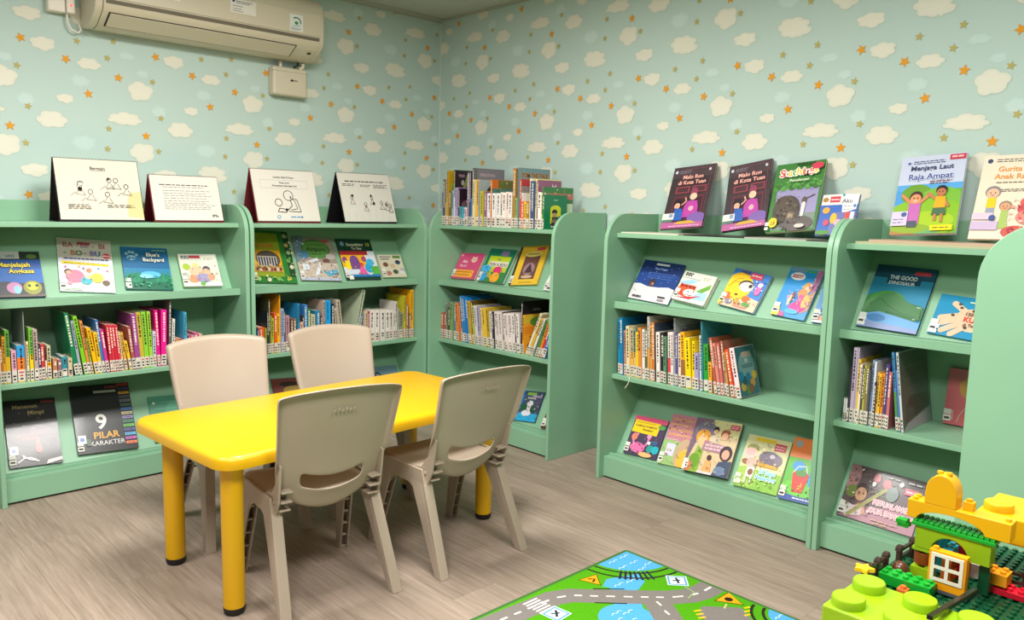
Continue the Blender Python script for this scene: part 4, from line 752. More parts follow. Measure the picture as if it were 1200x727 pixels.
def a_snow(A):
    A.r(0, 0, 1, 1, '1f3f86'); A.r(0, .7, 1, 1, '1a2f6a'); A.poly([(0, 0), (1, 0), (1, .36), (.85, .4), (.6, .36), (.35, .35), (.15, .4), (0, .38)], 'dcd4d8'); A.r(.34, .9, .66, .95, 'd0d4dc'); A.t('Saat Hujan', .5, .79, .08, '8ca4d8', maxw=.42); A.lines(.25, .95, (.7, .64, .58), .012, '5a7ac0')
    A.e(.42, .46, .08, .09, '3c2c34'); A.poly([(.36, .36), (.48, .36), (.46, .48), (.38, .48)], '58404c'); A.e(.45, .43, .025, .03, 'd08c70')
    for k in range(18): A.e((k*.37+.05) % 1, .44+((k*.29) % .5), .008, .008, 'c0d0f0', n=6)
    A.lines(.1, .32, (.07,), .05, '4a4448'); A.r(.7, .12, .88, .15, '2a2428'); A.r(.72, .04, .86, .09, '9a9498'); A.ln([(.06, .24), (.16, .18)], .008, '8a8488')
def a_fox(A):
    A.r(0, 0, 1, 1, 'dcdcd0'); A.lines(.06, .3, (.93, .87), .05, '2c2c34'); A.ln([(.02, .78), (.6, .78)], .012, '3a4448'); A.poly([(.58, .98), (.96, .98), (.97, .66), (.6, .64)], 'e8e2d0'); A.lines(.64, .9, (.88, .82), .02, '8a8070')
    A.poly([(0, .6), (.3, .74), (.55, .74), (.2, .5)], '9cc8e0'); A.poly([(.55, .12), (.95, .16), (.95, .4), (.7, .4)], 'a4cce4'); A.poly([(.6, .4), (.95, .72), (.96, .56), (.78, .38)], '6aa838'); A.e(.3, .36, .28, .2, 'e0442c'); A.r(.06, .3, .55, .56, 'e85830'); A.e(.44, .3, .2, .13, 'f0e0d8'); A.e(.38, .34, .02, .025, '2a2020'); A.e(.54, .36, .02, .025, '2a2020'); A.ln([(.4, .24), (.46, .2), (.54, .25)], .02, '3a2420'); A.poly([(.12, .1), (.5, .1), (.8, .28), (.55, .2)], 'd83840')
    for x in (.14, .26, .38, .5): A.e(x, .5, .05, .04, '8c2c20')
    A.r(0, 0, 1, .07, 'f0ece4')
    A.busy(.04, .1, .9, .56, ('d83820', 'f0e8e0', '5a98c8', '8c2c20'), 22, 17, .022)
def a_lion(A):
    A.r(0, 0, 1, 1, '3c80cc'); A.poly([(0, 0), (1, 0), (1, .3), (.6, .36), (0, .3)], 'f0c8a8'); A.e(.3, .55, .38, .38, 'f4bc10'); A.e(.3, .55, .33, .32, 'f8cc20'); A.e(.5, .62, .2, .14, '4a3c34'); A.e(.52, .58, .19, .13, 'e8dcd0'); A.e(.62, .62, .05, .05, '2a2420'); A.ln([(.1, .6), (.2, .74), (.36, .78)], .02, 'd09410'); A.ln([(.05, .5), (.16, .66), (.34, .68)], .02, 'd09410')
    A.e(.14, .26, .11, .1, 'f06c28'); A.e(.66, .28, .11, .08, 'f06c28'); A.e(.35, .3, .14, .08, 'f8cc20'); A.e(.36, .34, .05, .03, '6a4420'); A.r(.2, .92, .46, .98, '5c5490'); A.r(.5, .82, .82, .97, 'd83858'); A.lines(.52, .8, (.9,), .04, 'f0c0c8'); A.t('Paraya', .36, .9, .07, '403c70'); A.e(.85, .56, .08, .14, 'e070b0'); A.e(.86, .7, .07, .06, 'e8d8f0'); A.e(.25, .12, .1, .07, '8c88a0'); A.e(.72, .14, .11, .06, '5c9c4c'); A.e(.48, .14, .1, .06, 'c8a048'); A.e(.6, .06, .2, .03, 'd8907c'); A.r(0, .02, .1, .14, 'f4e03c')
    A.busy(.05, .03, .98, .24, ('e87850', '5c9c4c', 'f0e0c0', '8c88a0', 'c84858'), 34, 12, .03); A.busy(.7, .4, 1, .8, ('e070b0', 'f0e4f4', '2c60b0'), 16, 13, .03)
def a_pink(A):
    A.r(0, 0, 1, 1, '1a8cd0'); A.r(.05, .92, .5, .99, '6c8ca8'); A.r(.5, .94, .8, .98, '4c9c4c'); A.poly([(.82, 1), (1, 1), (1, .5), (.84, .55)], 'a86c94'); A.e(.32, .83, .22, .08, 'e8e4e0'); A.lines(.16, .48, (.85, .81), .03, 'c05878'); A.poly([(.78, .1), (1, .2), (1, .6), (.84, .5)], 'b08870')
    A.e(.72, .62, .13, .12, 'd8a050'); A.e(.72, .58, .08, .07, 'ecc09c'); A.e(.66, .5, .14, .1, 'd88c48'); A.poly([(.6, .48), (.8, .48), (.84, .28), (.56, .28)], 'ec4c98'); A.e(.66, .22, .24, .1, 'e8288c'); A.e(.82, .36, .1, .14, 'e0b060'); A.e(.42, .42, .06, .1, '7c4c5c'); A.e(.36, .34, .05, .12, 'd8c8a0'); A.poly([(.0, .0), (.22, .0), (.2, .16), (.0, .2)], 'f0d028'); A.lines(.04, .2, (.14, .1), .018, '6a6a20'); A.poly([(.2, 0), (.4, 0), (.34, .08), (.24, .1)], 'e04888'); A.e(.3, .4, .04, .03, 'd890b0'); A.e(.55, .12, .2, .05, '3ca8e0')
    A.busy(.5, .14, .98, .7, ('ec4c98', 'f0c878', 'f4a0cc', 'b07830', 'e8d0b0'), 36, 14, .022); A.busy(.82, .6, 1, .98, ('c890b4', '8c5080', 'd8a8c0'), 14, 15, .03); A.busy(.3, .3, .55, .55, ('d8c8a0', 'e890b8', '6c4058', 'f0e0c0'), 20, 16, .02)
def a_snowy(A):
    A.r(0, 0, 1, 1, '4c88c4'); A.r(.4, .3, .8, .72, 'e8e4e0'); A.lines(.44, .78, (.66, .6, .5, .42), .03, '6c5a54'); A.e(.3, .5, .1, .08, '9cc0d8'); A.e(.25, .12, .2, .08, 'd88878'); A.r(0, 0, 1, .06, 'd8dce4'); A.e(.6, .2, .24, .08, '88b0d4'); A.e(.3, .9, .1, .06, '5c5480')
    A.busy(.02, .05, .98, .95, ('e0e4ec', '3c70b0', '9cc0e0', 'b07868'), 40, 31, .03)
def a_flam(A):
    A.r(0, 0, 1, 1, '4c3c58'); A.r(0, .88, 1, 1, 'e0507c'); A.poly([(.02, .58), (.8, .56), (.82, .88), (.04, .9)], 'f4cc1c'); A.lines(.1, .7, (.84,), .012, '8a7420'); A.t('FLAMINGO FLAMINGO', .42, .73, .075, '4a4434', maxw=.66); A.t('Pemalang', .5, .645, .08, '4a3820', maxw=.48); A.e(.88, .8, .11, .06, '5c9c4c')
    A.e(.36, .2, .22, .13, 'ec70a8'); A.ln([(.24, .24), (.16, .4), (.2, .52), (.28, .54)], .05, 'f08ab8'); A.e(.18, .46, .09, .09, 'e88470'); A.ln([(.54, .22), (.62, .38), (.6, .52)], .05, 'e87cb0'); A.e(.61, .52, .07, .05, 'f098c0'); A.e(.66, .36, .05, .04, 'f0ece8'); A.e(.74, .22, .1, .1, '2c9c94'); A.e(.9, .22, .11, .1, '28b0c0'); A.e(.82, .38, .1, .06, '3c5c8c'); A.e(.65, .06, .2, .06, 'f0b878'); A.r(.0, .06, .1, .24, '2a2630')
    A.busy(.05, .05, .95, .5, ('f08ab8', '2c9c94', '3c2c48', 'f0b878', 'd85890', '5c4c78'), 44, 18, .025)
def a_pinktan(A):
    A.r(0, 0, 1, 1, 'c88494'); A.r(0, 0, 1, .48, '9cc078'); A.lines(.08, .95, (.9, .8, .7, .6), .05, 'd8a070', 5); A.r(.14, .18, .44, .42, 'd8d4ec'); A.e(.75, .25, .28, .3, 'c8a888'); A.e(.8, .15, .2, .2, 'e8b840'); A.r(0, .02, .12, .12, 'e0e8d8'); A.lines(.05, .5, (.5,), .012, 'd8e0c8')
    A.busy(.05, .55, .95, .95, ('d8a070', 'b06878', 'e0b0a8'), 40, 19, .025); A.busy(.1, .02, .95, .45, ('b8d098', 'd8c888', 'a88060'), 24, 20, .025)
def a_prin(A):
    A.r(0, 0, 1, 1, 'd8c098'); A.poly([(0, 0), (0, 1), (.4, 1), (.12, .5)], '7a6478'); A.r(.4, .72, 1, 1, 'dcd49c'); A.e(.28, .78, .24, .16, '7c7890'); A.e(.26, .66, .16, .14, 'e8a030'); A.e(.26, .6, .1, .1, 'f0c08c'); A.poly([(.1, .0), (.34, .0), (.34, .4), (.2, .5)], '8ab03c'); A.e(.2, .2, .12, .14, '6c9c2c'); A.e(.1, .1, .1, .1, 'c87c4c')
    A.e(.5, .82, .06, .06, '2c2424'); A.e(.5, .78, .05, .045, 'e8b48c'); A.e(.52, .64, .12, .08, 'd8c8a8'); A.e(.72, .76, .1, .09, 'a8583c'); A.e(.72, .72, .07, .07, 'f0b490'); A.r(.78, .86, .98, .95, BIN); A.lines(.8, .96, (.92, .89), .015, 'f0c0c8'); A.poly([(.3, .42), (.84, .4), (.86, .54), (.32, .6)], 'b08090'); A.lines(.36, .8, (.52, .46), .035, 'e0c0c4')
    A.e(.84, .42, .13, .14, '3c2c38'); A.e(.84, .4, .08, .09, 'e8a890'); A.poly([(.66, 0), (1, 0), (1, .3), (.74, .26)], '404c68'); A.e(.8, .1, .12, .08, '6c80a0'); A.e(.52, .3, .05, .05, '4a3028'); A.poly([(.42, .02), (.62, .02), (.58, .24), (.46, .24)], 'e8a868'); A.r(.34, .0, .66, .04, 'd8d0d4'); A.r(0, .02, .06, .16, 'e8e8e4')
    A.busy(.05, .05, .95, .95, ('e0c8a0', '9a7088', '6c5468', 'f0b48c', 'd8d0a8', '8ab03c', 'c86c50'), 70, 21, .022)
def a_cow(A):
    A.r(0, 0, 1, 1, 'dcd6a0'); A.r(0, .0, 1, .36, '8cc044'); A.e(.2, .2, .3, .2, 'a8cc5c'); A.r(.2, .9, .66, .97, 'e8c428'); A.r(.66, .78, .92, .92, BIN); A.lines(.68, .9, (.87, .82), .02, 'f0c0c8'); A.e(.2, .75, .14, .08, '98a050'); A.e(.18, .64, .16, .12, 'f0c8c0'); A.e(.18, .68, .11, .08, 'e8b8b0'); A.e(.62, .62, .24, .13, '746878'); A.e(.82, .6, .1, .1, '847484'); A.r(.5, .44, .56, .56, '746878'); A.r(.7, .44, .76, .56, '746878'); A.e(.68, .66, .06, .04, 'c8b8c8')
    A.e(.34, .48, .07, .06, 'a85c3c'); A.e(.12, .48, .09, .05, '9c6a4c'); A.e(.42, .5, .08, .05, '9c6a4c'); A.e(.26, .48, .12, .09, 'd8b4a4'); A.r(.2, .2, .38, .42, 'e4dcd4'); A.e(.3, .3, .06, .06, '8a5a44'); A.e(.26, .42, .06, .04, 'f0c0b8'); A.r(.2, .08, .25, .22, 'dcd4cc'); A.r(.33, .08, .38, .22, 'dcd4cc'); A.poly([(.44, .44), (.86, .44), (.86, .49), (.44, .51)], 'e8a838')
    A.t('Si Sapi', .68, .31, .12, '4cc0e8', out='f0f4f4', maxw=.5); A.t('Pedaging', .68, .2, .11, '3cb0e0', out='f0f4f4', maxw=.56); A.r(.02, .04, .16, .12, 'e0e8c0')
    A.busy(.02, .02, .98, .2, ('a8d45c', '74a838', 'c8e08c'), 40, 22, .025); A.busy(.02, .4, .98, .86, ('c8c08c', '9c8c94', 'e8d8b0', 'b08468', '8c9c4c'), 44, 23, .025)
def a_bucket(A):
    A.r(0, 0, 1, 1, '5cb434'); A.r(0, .68, 1, 1, 'f0803c'); A.r(0, 0, 1, .1, '2c4c9c'); A.e(.5, .2, .6, .12, '6cc43c'); A.e(.16, .9, .1, .06, 'a0a0a0'); A.t('Big', .8, .85, .1, '5a3420'); A.t('Green', .74, .74, .1, '5a3420', maxw=.46); A.lines(.35, .9, (.05,), .02, 'e0e4f0'); A.e(.86, .4, .26, .22, '2c9ce0'); A.e(.3, .55, .16, .08, '2c94d8'); A.e(.8, .56, .1, .08, '48b0ec'); A.ln([(.2, .42), (.3, .54), (.5, .56), (.58, .42)], .015, 'd8e0d8'); A.poly([(.2, .42), (.62, .42), (.54, .14), (.28, .14)], 'e03428'); A.e(.41, .42, .21, .05, 'c82c24'); A.e(.41, .44, .14, .05, '4c8c34'); A.e(.44, .25, .06, .06, 'f0b028'); A.e(.41, .27, .06, .06, 'e03428'); A.r(.02, .06, .12, .2, 'e4e4dc')
    A.busy(.02, .1, .98, .3, ('74cc44', '489828', '8cd860'), 30, 24, .022)
def a_dino(A):
    A.r(0, 0, 1, 1, '2a84a8'); A.r(0, .8, 1, 1, '1c4860'); A.r(.24, .72, .8, .86, '174058'); A.t('THE GOOD', .5, .79, .085, 'd8e4e4', maxw=.46); A.t('DINOSAUR', .5, .71, .07, 'd8e4e4', maxw=.48); A.r(.66, .88, .92, .94, 'c83c50'); A.e(.3, .3, .5, .26, '3c7c40'); A.e(.36, .44, .3, .16, '4c9048'); A.e(.7, .3, .4, .14, '3a7044'); A.e(.2, .3, .2, .18, '5c8c5c'); A.poly([(0, 0), (1, 0), (1, .16), (.6, .22), (.3, .26), (0, .2)], '6ca4d8'); A.poly([(0, 0), (1, 0), (1, .06), (0, .1)], '8c98c4'); A.e(.28, .16, .16, .06, '4c80b8')
    for k in range(6): A.poly([(.86, .2+.035*k), (.97, .21+.035*k), (.88, .225+.035*k)], 'b8d0c0')
    A.r(.0, .02, .13, .08, 'e4e8e8'); A.r(.0, .1, .13, .15, 'e0e4e4')
    A.poly([(.02, .18), (.2, .5), (.42, .58), (.6, .5), (.95, .36), (.97, .2), (.6, .26), (.3, .28)], '4a7c50'); A.ln([(.1, .36), (.26, .46), (.42, .36), (.62, .28), (.9, .24)], .008, '2f5c3c')
def a_hand(A):
    A.r(0, 0, 1, 1, '0e88b4'); A.e(.62, .45, .3, .28, 'e0bc9c')
    for x0, y0, x1, y1 in ((.36, .52, .12, .42), (.36, .42, .1, .26), (.42, .32, .2, .12), (.52, .26, .36, .06), (.5, .62, .28, .8)): A.ln([(x0, y0), (x1, y1)], .13, 'e0bc9c'); A.e(x1, y1, .05, .065, 'e0bc9c')
    for x, y in ((.4, .72), (.6, .68), (.3, .52), (.55, .26), (.74, .66), (.36, .8)): A.e(x, y, .03, .03, '4c3c34')
    A.t('150 Ragam', .68, .55, .11, '5a3428', maxw=.42); A.t('KUMAN', .72, .4, .17, 'd83830', maxw=.5); A.t('di Tanganmu', .7, .29, .1, '5a3428', maxw=.48); A.lines(.5, .85, (.87,), .03, 'd8e8b8'); A.r(0, .02, .14, .1, 'e8ecec'); A.r(0, .14, .16, .24, 'd8e4e8')
def a_petu(A):
    A.r(0, 0, 1, 1, '5c484c'); A.poly([(0, 0), (1, 0), (1, .42), (.4, .3)], 'a87484'); A.r(.3, .8, 1, 1, '4c4444'); A.e(.06, .78, .1, .26, 'a8787c'); A.e(.1, .5, .08, .12, '6c7c34'); A.e(.23, .55, .08, .15, '3c2824'); A.e(.23, .48, .075, .13, 'd09c7c'); A.e(.27, .22, .08, .13, '8a5c4c'); A.e(.27, .2, .075, .11, 'd0947c'); A.e(.2, .5, .01, .02, '2a1c18'); A.e(.26, .5, .01, .02, '2a1c18'); A.poly([(.1, .02), (.3, .1), (.3, .28), (.14, .24)], 'd8c4c8'); A.poly([(0, .05), (.14, .05), (.16, .25), (0, .3)], 'dcd0d4')
    A.ln([(.13, .04), (.58, .76)], .07, 'a09858'); A.ln([(.4, .58), (.66, .5), (.64, .82), (.4, .58)], .012, '7a8c5c'); A.e(.38, .84, .05, .09, 'c04c58'); A.e(.52, .78, .06, .09, 'b84c54'); A.e(.62, .62, .08, .14, '6c7c78'); A.e(.7, .84, .03, .05, 'd8d8d4'); A.e(.36, .72, .025, .05, 'd0d4d4')
    A.t('PETUALANGAN', .7, .36, .13, 'e87888', out='f0dce0', maxw=.56); A.t('DUA SAHABAT', .68, .2, .13, 'e87888', out='f0dce0', maxw=.56); A.r(.76, .68, .93, .8, 'c8586c'); A.lines(.78, .92, (.74,), .03, 'f0c8cc'); A.lines(.5, .7, (.9,), .02, 'c8c4c4'); A.lines(.78, .98, (.9,), .03, 'd8d4d4'); A.lines(.45, .8, (.08,), .02, 'c89888'); A.lines(.5, .7, (.03,), .015, 'b8b050')
    A.busy(.02, .1, .4, .95, ('b08488', '6c4c48', 'e0d4d4', '8c6c3c', '7a5c60'), 44, 25, .03)
def a_pinkgold(A): A.r(0, 0, 1, 1, 'd0686c'); A.e(.45, .68, .22, .2, 'c89448'); A.e(.62, .84, .2, .1, 'b8843c'); A.ln([(.5, .75), (.4, .5), (.55, .2), (.6, .02)], .015, 'e4c4b4'); A.ln([(.5, .5), (.3, .2), (.25, .05)], .012, 'e0b8ac'); A.ln([(.6, .6), (.5, .4), (.45, .1)], .012, 'e0b8ac'); A.r(0, .08, .18, .26, 'dc9c98')
B_ = shown
B_('L', 2, .760, .194, .215, .006, -2, 'blue picture book with yellow title cut by left frame edge, upper shelf', '1c4c94', a_L1a)
B_('L', 2, 1.018, .212, .262, .007, -7, 'white alphabet syllable picture book under the easel charts', 'e4e2e0', a_L1b)
B_('L', 2, 1.270, .2, .219, .007, -5, 'blue picture book with green garden cover and white title', '1c6494', a_L1c)
B_('L', 2, 1.508, .18, .176, .014, -2.4, 'small white board book rightmost on far-left upper shelf', 'd8d8cc', a_L1d, spine='7aa848')
B_('L', 2, 1.876, .232, .304, .008, -5, 'green and yellow book picturing a columned old building', '2c7a34', a_L2a)
B_('L', 2, 2.133, .232, .265, .008, -4.6, 'grey-brown airport picture book with a green oval', '9a8c80', a_L2b)
B_('L', 2, 2.392, .218, .255, .007, -2, 'dark green book with a pink and a blue figure before a yellow house', '173c30', a_L2c)
B_('L', 2, 2.594, .158, .148, .012, -2, 'small cream board book rightmost on the upper shelf left of the corner', 'cec4ac', a_L2d)
B_('L', 4, .786, .191, .299, .008, -4, 'black book with a reddish tree cover at lower left', '221f22', a_L1e)
B_('L', 4, 1.064, .242, .322, .012, -4, 'black book with a big white nine and rainbow tabs', '18181a', a_L1f)
B_('L', 4, 1.37, .22, .23, .006, -4, 'teal green book half hidden behind the yellow table edge', '4a8a70', a_L1g)
B_('L', 4, 1.98, .22, .23, .007, -5, 'dark red picture book glimpsed between the two far chairs', '7a3c38', a_L2e)
B_('L', 4, 2.562, .19, .225, .006, -3, 'blue-grey picture book on the lowest shelf above the table corner', '6c8a98', a_L2f)
B_('R', 2, -3.362, .195, .168, .014, 1.8, 'small pink book with orange band in the corner bookcase', 'cc4474', a_R1a, spine='b03860')
B_('R', 2, -3.133, .205, .208, .016, 0, 'green and yellow monster board book in the corner bookcase', '137a5c', a_R1b)
B_('R', 2, -2.89, .196, .238, .010, 8, 'yellow book with brown framed picture in the corner bookcase', 'e4b830', a_R1c, spine='3c2a28')
B_('R', 2, -2.675, .124, .139, .006, -1, 'white book with a pink flower, half hidden by the corner bookcase side', 'e8e4e4', a_R1d)
B_('R', 4, -2.83, .157, .176, .007, 8, 'blue picture book with a white figure, low in the corner bookcase', '3c4a64', a_R1e)
B_('R', 4, -2.64, .12, .159, .008, 4, 'brown book edge beside the side panel, low in the corner bookcase', '5c3834', a_R1f)
B_('R', 2, -2.0975, .226, .206, .007, -4.3, 'dark blue night sky book with white snow', '1f3f86', a_snow, label_tag=False)
B_('R', 2, -1.887, .166, .147, .020, -8, 'small white board book with a red smiling animal', 'dcdcd0', a_fox, spine='e8e4d8')
B_('R', 2, -1.6625, .171, .178, .016, -10, 'yellow lion board book with orange paws', '3c80cc', a_lion, spine='f0e0d0')
B_('R', 2, -1.436, .139, .220, .010, -5.8, 'bright blue book with a doll in a pink skirt', '1a8cd0', a_pink)
B_('R', 2, -1.288, .100, .162, .008, -.7, 'pale blue book cut off by the bookcase side, beside the pink skirt book', '4c88c4', a_snowy)
B_('R', 4, -2.083, .178, .195, .006, 3, 'flamingo picture book with yellow title panel on lowest shelf', '4c3c58', a_flam)
B_('R', 4, -1.910, .145, .244, .005, 4, 'pink and green book tucked behind the princess book', 'c88494', a_pinktan)
B_('R', 4, -1.738, .215, .251, .012, 4.6, 'large princess picture book with dark border on lowest shelf', '4a3c44', a_prin, dd=.0105)
B_('R', 4, -1.512, .188, .232, .008, 1.8, 'green picture book with a cow and pale blue title', 'dcd6a0', a_cow)
B_('R', 4, -1.330, .158, .265, .008, 3, 'orange and green book showing a red bucket', '5cb434', a_bucket)
B_('R', 2, -1.068, .207, .261, .008, -3, 'dark blue book with green hills in the upper right bookcase', '1c4860', a_dino)
B_('R', 2, -.836, .195, .158, .007, -5, 'turquoise book showing a spread hand', '0e88b4', a_hand)
B_('R', 4, -1.045, .267, .209, .007, -1.4, 'wide dark brown and pink book behind the toy bricks', '5c484c', a_petu)
tL = math.atan(.5)
k3 = dict(z=1.1205, d=.222, th=tL, label_tag=False)
B_('R', 3, -1.984, .21, .318, .010, 7, 'purple picture book of two figures, left of its darker twin', '3c3034', a_purple, **dict(k3))
B_('R', 3, -1.685, .19, .322, .010, 13, 'darker twin of the purple picture book, right of the two', '3c3034', a_purple, **dict(k3))
B_('R', 3, -1.482, .2, .315, .014, 8, 'green jungle book with a dark ape and rainbow title', '3c7a34', a_green, **dict(k3))
B_('R', 3, -1.309, .138, .178, .013, 4, 'small blue board book with white corner note on top shelf', '3464b8', a_smallblue, **dict(k3))
k3['z'] = 1.131
B_('R', 3, -.998, .212, .318, .014, 5.5, 'sea and island book with two waving children on a green hill', 'c4cbe0', a_raja, spine='3c6c8c', **dict(k3))
B_('R', 3, -.753, .2, .32, .010, 2, 'cream picture book with red sea animals at right edge', 'e8dcc4', a_gurita, **dict(k3))
# pink gilt book standing at the back of the row shelf
display_book('book', 'pink book with gold drawing leaning at the back of the right shelf', mR(-.825, .333, .4785) @ Rx(-R_(7)) @ T(0, 0, .002), .17, .2, .008, 'd0686c', a_pinkgold)
# thin books lying flat under the leaning ones
for u0, u1, z, t, c, lab in ((-2.2, -1.9, 1.1143, .005, 'd8d0bc', 'thin cream book lying flat under the left purple book'), (-1.875, -1.60, 1.1143, .0055, '2c2824', 'thin black book lying flat under the right purple book'),
    (-1.595, -1.345, 1.1143, .0055, 'b0aca0', 'thin grey book lying flat under the green jungle book'), (-1.34, -1.236, 1.1143, .0055, '4c4a44', 'thin dark grey book lying flat under the small blue board book'),
    (-1.165, -.62, 1.1143, .008, 'b8b490', 'thin pale olive folder lying flat at bottom of right stack'), (-1.12, -.63, 1.1225, .0075, 'c8a890', 'thin pinkish book lying flat on the olive folder')):
    r = empty('book', mR((u0+u1)/2, .075, z)); tag(r, lab, 'book', 'thin books lying flat on the top shelf'); w = u1-u0
    m = MB(); m.box(-w/2, 0, 0, w/2, .21, .0008, c); m.box(-w/2, 0, t-.0008, w/2, .21, t, c); m.box(-w/2, .2092, .0008, w/2, .21, t-.0008, c); m.box(-w/2, 0, .0008, w/2, .0008, t-.0008, c); m.build('cover', M_print, r)
    m = MB(); m.box(-w/2+.002, .002, .001, w/2-.002, .208, t-.001); m.build('pages', M_pages, r)
# ------------------------------------------------------------------ easel charts
def easel(label, u, w, h, d0, depth, backc, art):
    r = empty('flip_chart', mL(u, d0, 1.1156)); tag(r, label, 'flip chart', 'white easel flip charts on the bookcases')
    th = math.atan((depth*.5)/h); L = h/math.cos(th)
    m = MB(); m.box(-w/2, 0, 0, w/2, .0022, L, backc); o = m.build('front_board', M_paper, r); o.rotation_euler = (-th, 0, 0)
    m = MB(); m.box(-w/2+.004, -.0052, .008, w/2-.004, -.0006, L-.004, 'd8d3c8'); pg = m.build('page', M_paper, r); pg.rotation_euler = (-th, 0, 0)
    A = Art(w-.008, L-.012, -.0054); art(A); o = A.mb.build('page_print', M_paper, pg); o.location = (0, 0, .008)
    m = MB(); m.box(-w/2, -.0022, 0, w/2, -.0008, L, backc); m.box(-w/2, -.0008, 0, w/2, 0, L, 'e4dcc8'); o = m.build('rear_board', M_paper, r); o.location = (0, depth, 0); o.rotation_euler = (th, 0, 0)
    m = MB(); m.box(-w/2, .004, 0.0003, w/2, depth-.004, .0018, backc); m.build('base_board', M_paper, r)
    m = MB()
    n = int(w/.012)
    for k in range(n):
        x = -w/2 + .01 + (w-.02)*k/(n-1); pts = [(x, depth/2+.006*math.cos(a*math.pi/4), h-.004+.007*math.sin(a*math.pi/4)) for a in range(8)]
        m.tube(pts+[pts[0]], .0007, 4, '8a8478')
    m.build('wire_binding', M_paper, r)
def e1(A):
    A.r(0, 0, 1, 1, 'd6cfbf'); A.poly([(1, .02), (1, .48), (.86, .46), (.82, .35), (.8, .05)], 'd4c490'); A.t('Bermain', .5, .83, .07, '2a2826', maxw=.18); A.ln([(.41, .815), (.6, .815)], .006, '2a2826')
    for cx, cy in ((.26, .55), (.38, .46), (.62, .66), (.7, .66), (.58, .42), (.82, .56)):
        A.ln([(cx+.028*math.cos(a*.7), cy+.04*math.sin(a*.7)) for a in range(10)], .008, '5a5650'); A.ln([(cx, cy-.04), (cx-.05, cy-.13), (cx+.06, cy-.15), (cx+.02, cy-.06)], .006, '6a6660'); A.ln([(cx-.05, cy-.1), (cx-.12, cy-.16)], .006, '7a7670')
    A.e(.26, .5, .025, .035, '1c1a1a'); A.e(.61, .68, .018, .02, '2a2826'); A.e(.27, .6, .035, .03, '5a544e'); A.e(.27, .585, .028, .024, 'e6e0d2')
    A.lines(.1, .42, (.24, .21, .18), .01, '6a6660', 2); A.lines(.56, .9, (.24, .21), .01, '6a6660', 3)
def e2(A):
    A.r(0, 0, 1, 1, 'd8d3c8'); A.lines(.12, .86, (.79,), .02, '3a3836'); A.lines(.16, .92, (.74, .66, .6, .55, .49, .43, .38, .34, .29, .25), .011, '6a6866', 6); A.lines(.84, .94, (.12, .09), .03, '7a7a6a', 2)
def e3(A):
    A.r(0, 0, 1, 1, 'd8d3c8'); A.t('Lembar Balik 8 Pesan', .5, .84, .05, '2a2a2a', maxw=.38); A.ln([(.12, .8), (.88, .8), (.88, .64), (.12, .64), (.12, .8)], .004, '9a9a9a'); A.t('Pesan ke 8:', .5, .735, .045, '2a2a2a', maxw=.2); A.t('Pengasuhan Anak Sejak Dini', .5, .675, .045, '2a2a2a', maxw=.46)
    def ring(cx, cy, r, ry=None): A.ln([(cx+r*math.cos(a*math.pi/8), cy+(ry or r*1.3)*math.sin(a*math.pi/8)) for a in range(17)], .012, '34322f')
    ring(.53, .5, .075); ring(.36, .36, .055); A.ln([(.55, .42), (.57, .3), (.5, .22), (.36, .25), (.33, .18), (.46, .17), (.5, .24)], .014, '34322f'); A.ln([(.6, .44), (.66, .42), (.7, .18), (.5, .19)], .012, '34322f'); A.ln([(.55, .46), (.62, .4), (.65, .24), (.54, .22)], .01, '34322f'); A.e(.47, .22, .02, .026, '1a1a1a'); A.e(.56, .47, .012, .016, '1a1a1a')
    A.e(.33, .08, .03, .035, '6aa4d0'); A.e(.33, .08, .016, .02, 'd8d3c8'); A.lines(.52, .68, (.08,), .018, '5a94c8'); A.e(.7, .08, .016, .02, '4a7ab0')
def e4(A):
    A.r(0, 0, 1, 1, 'd4d0c5'); A.lines(.12, .9, (.83,), .022, '3a3836'); A.lines(.06, .32, (.77, .74), .014, '5a5856'); A.lines(.4, .62, (.76, .73), .014, '5a5856', 3); A.lines(.66, .97, (.77, .74, .71), .014, '5a5856', 4)
    for cx, cy in ((.2, .5), (.44, .36), (.58, .5), (.76, .4), (.86, .38), (.92, .34)):
        A.ln([(cx+.025*math.cos(a*.7), cy+.035*math.sin(a*.7)) for a in range(10)], .01, '4a4846'); A.ln([(cx, cy-.03), (cx-.04, cy-.14), (cx+.05, cy-.14), (cx+.01, cy-.04)], .008, '5a5856')
    A.e(.21, .53, .022, .024, '1c1a1a'); A.e(.57, .54, .018, .024, '1c1a1a'); A.e(.6, .38, .022, .03, '1c1a1a'); A.e(.84, .36, .016, .03, '1c1a1a'); A.e(.44, .31, .02, .02, '8a6a58')
    for k in range(7): A.ln([(.08+.13*k, .02), (.085+.13*k, .2)], .003, 'b8b4ac')
easel('wide white flip chart of play drawings at far left, black inside', 1.083, .335, .262, .125, .16, '1a1614', e1)
easel('smaller white flip chart of printed lines with red inside, second from left', 1.447, .315, .21, .125, .14, '6a1c24', e2)
easel('white flip chart with mother and child line drawing, red inside', 1.94, .345, .262, .12, .17, '6a1c24', e3)
easel('white flip chart of small figures with a wide black side, rightmost', 2.43, .335, .268, .135, .19, '0e0d12', e4)
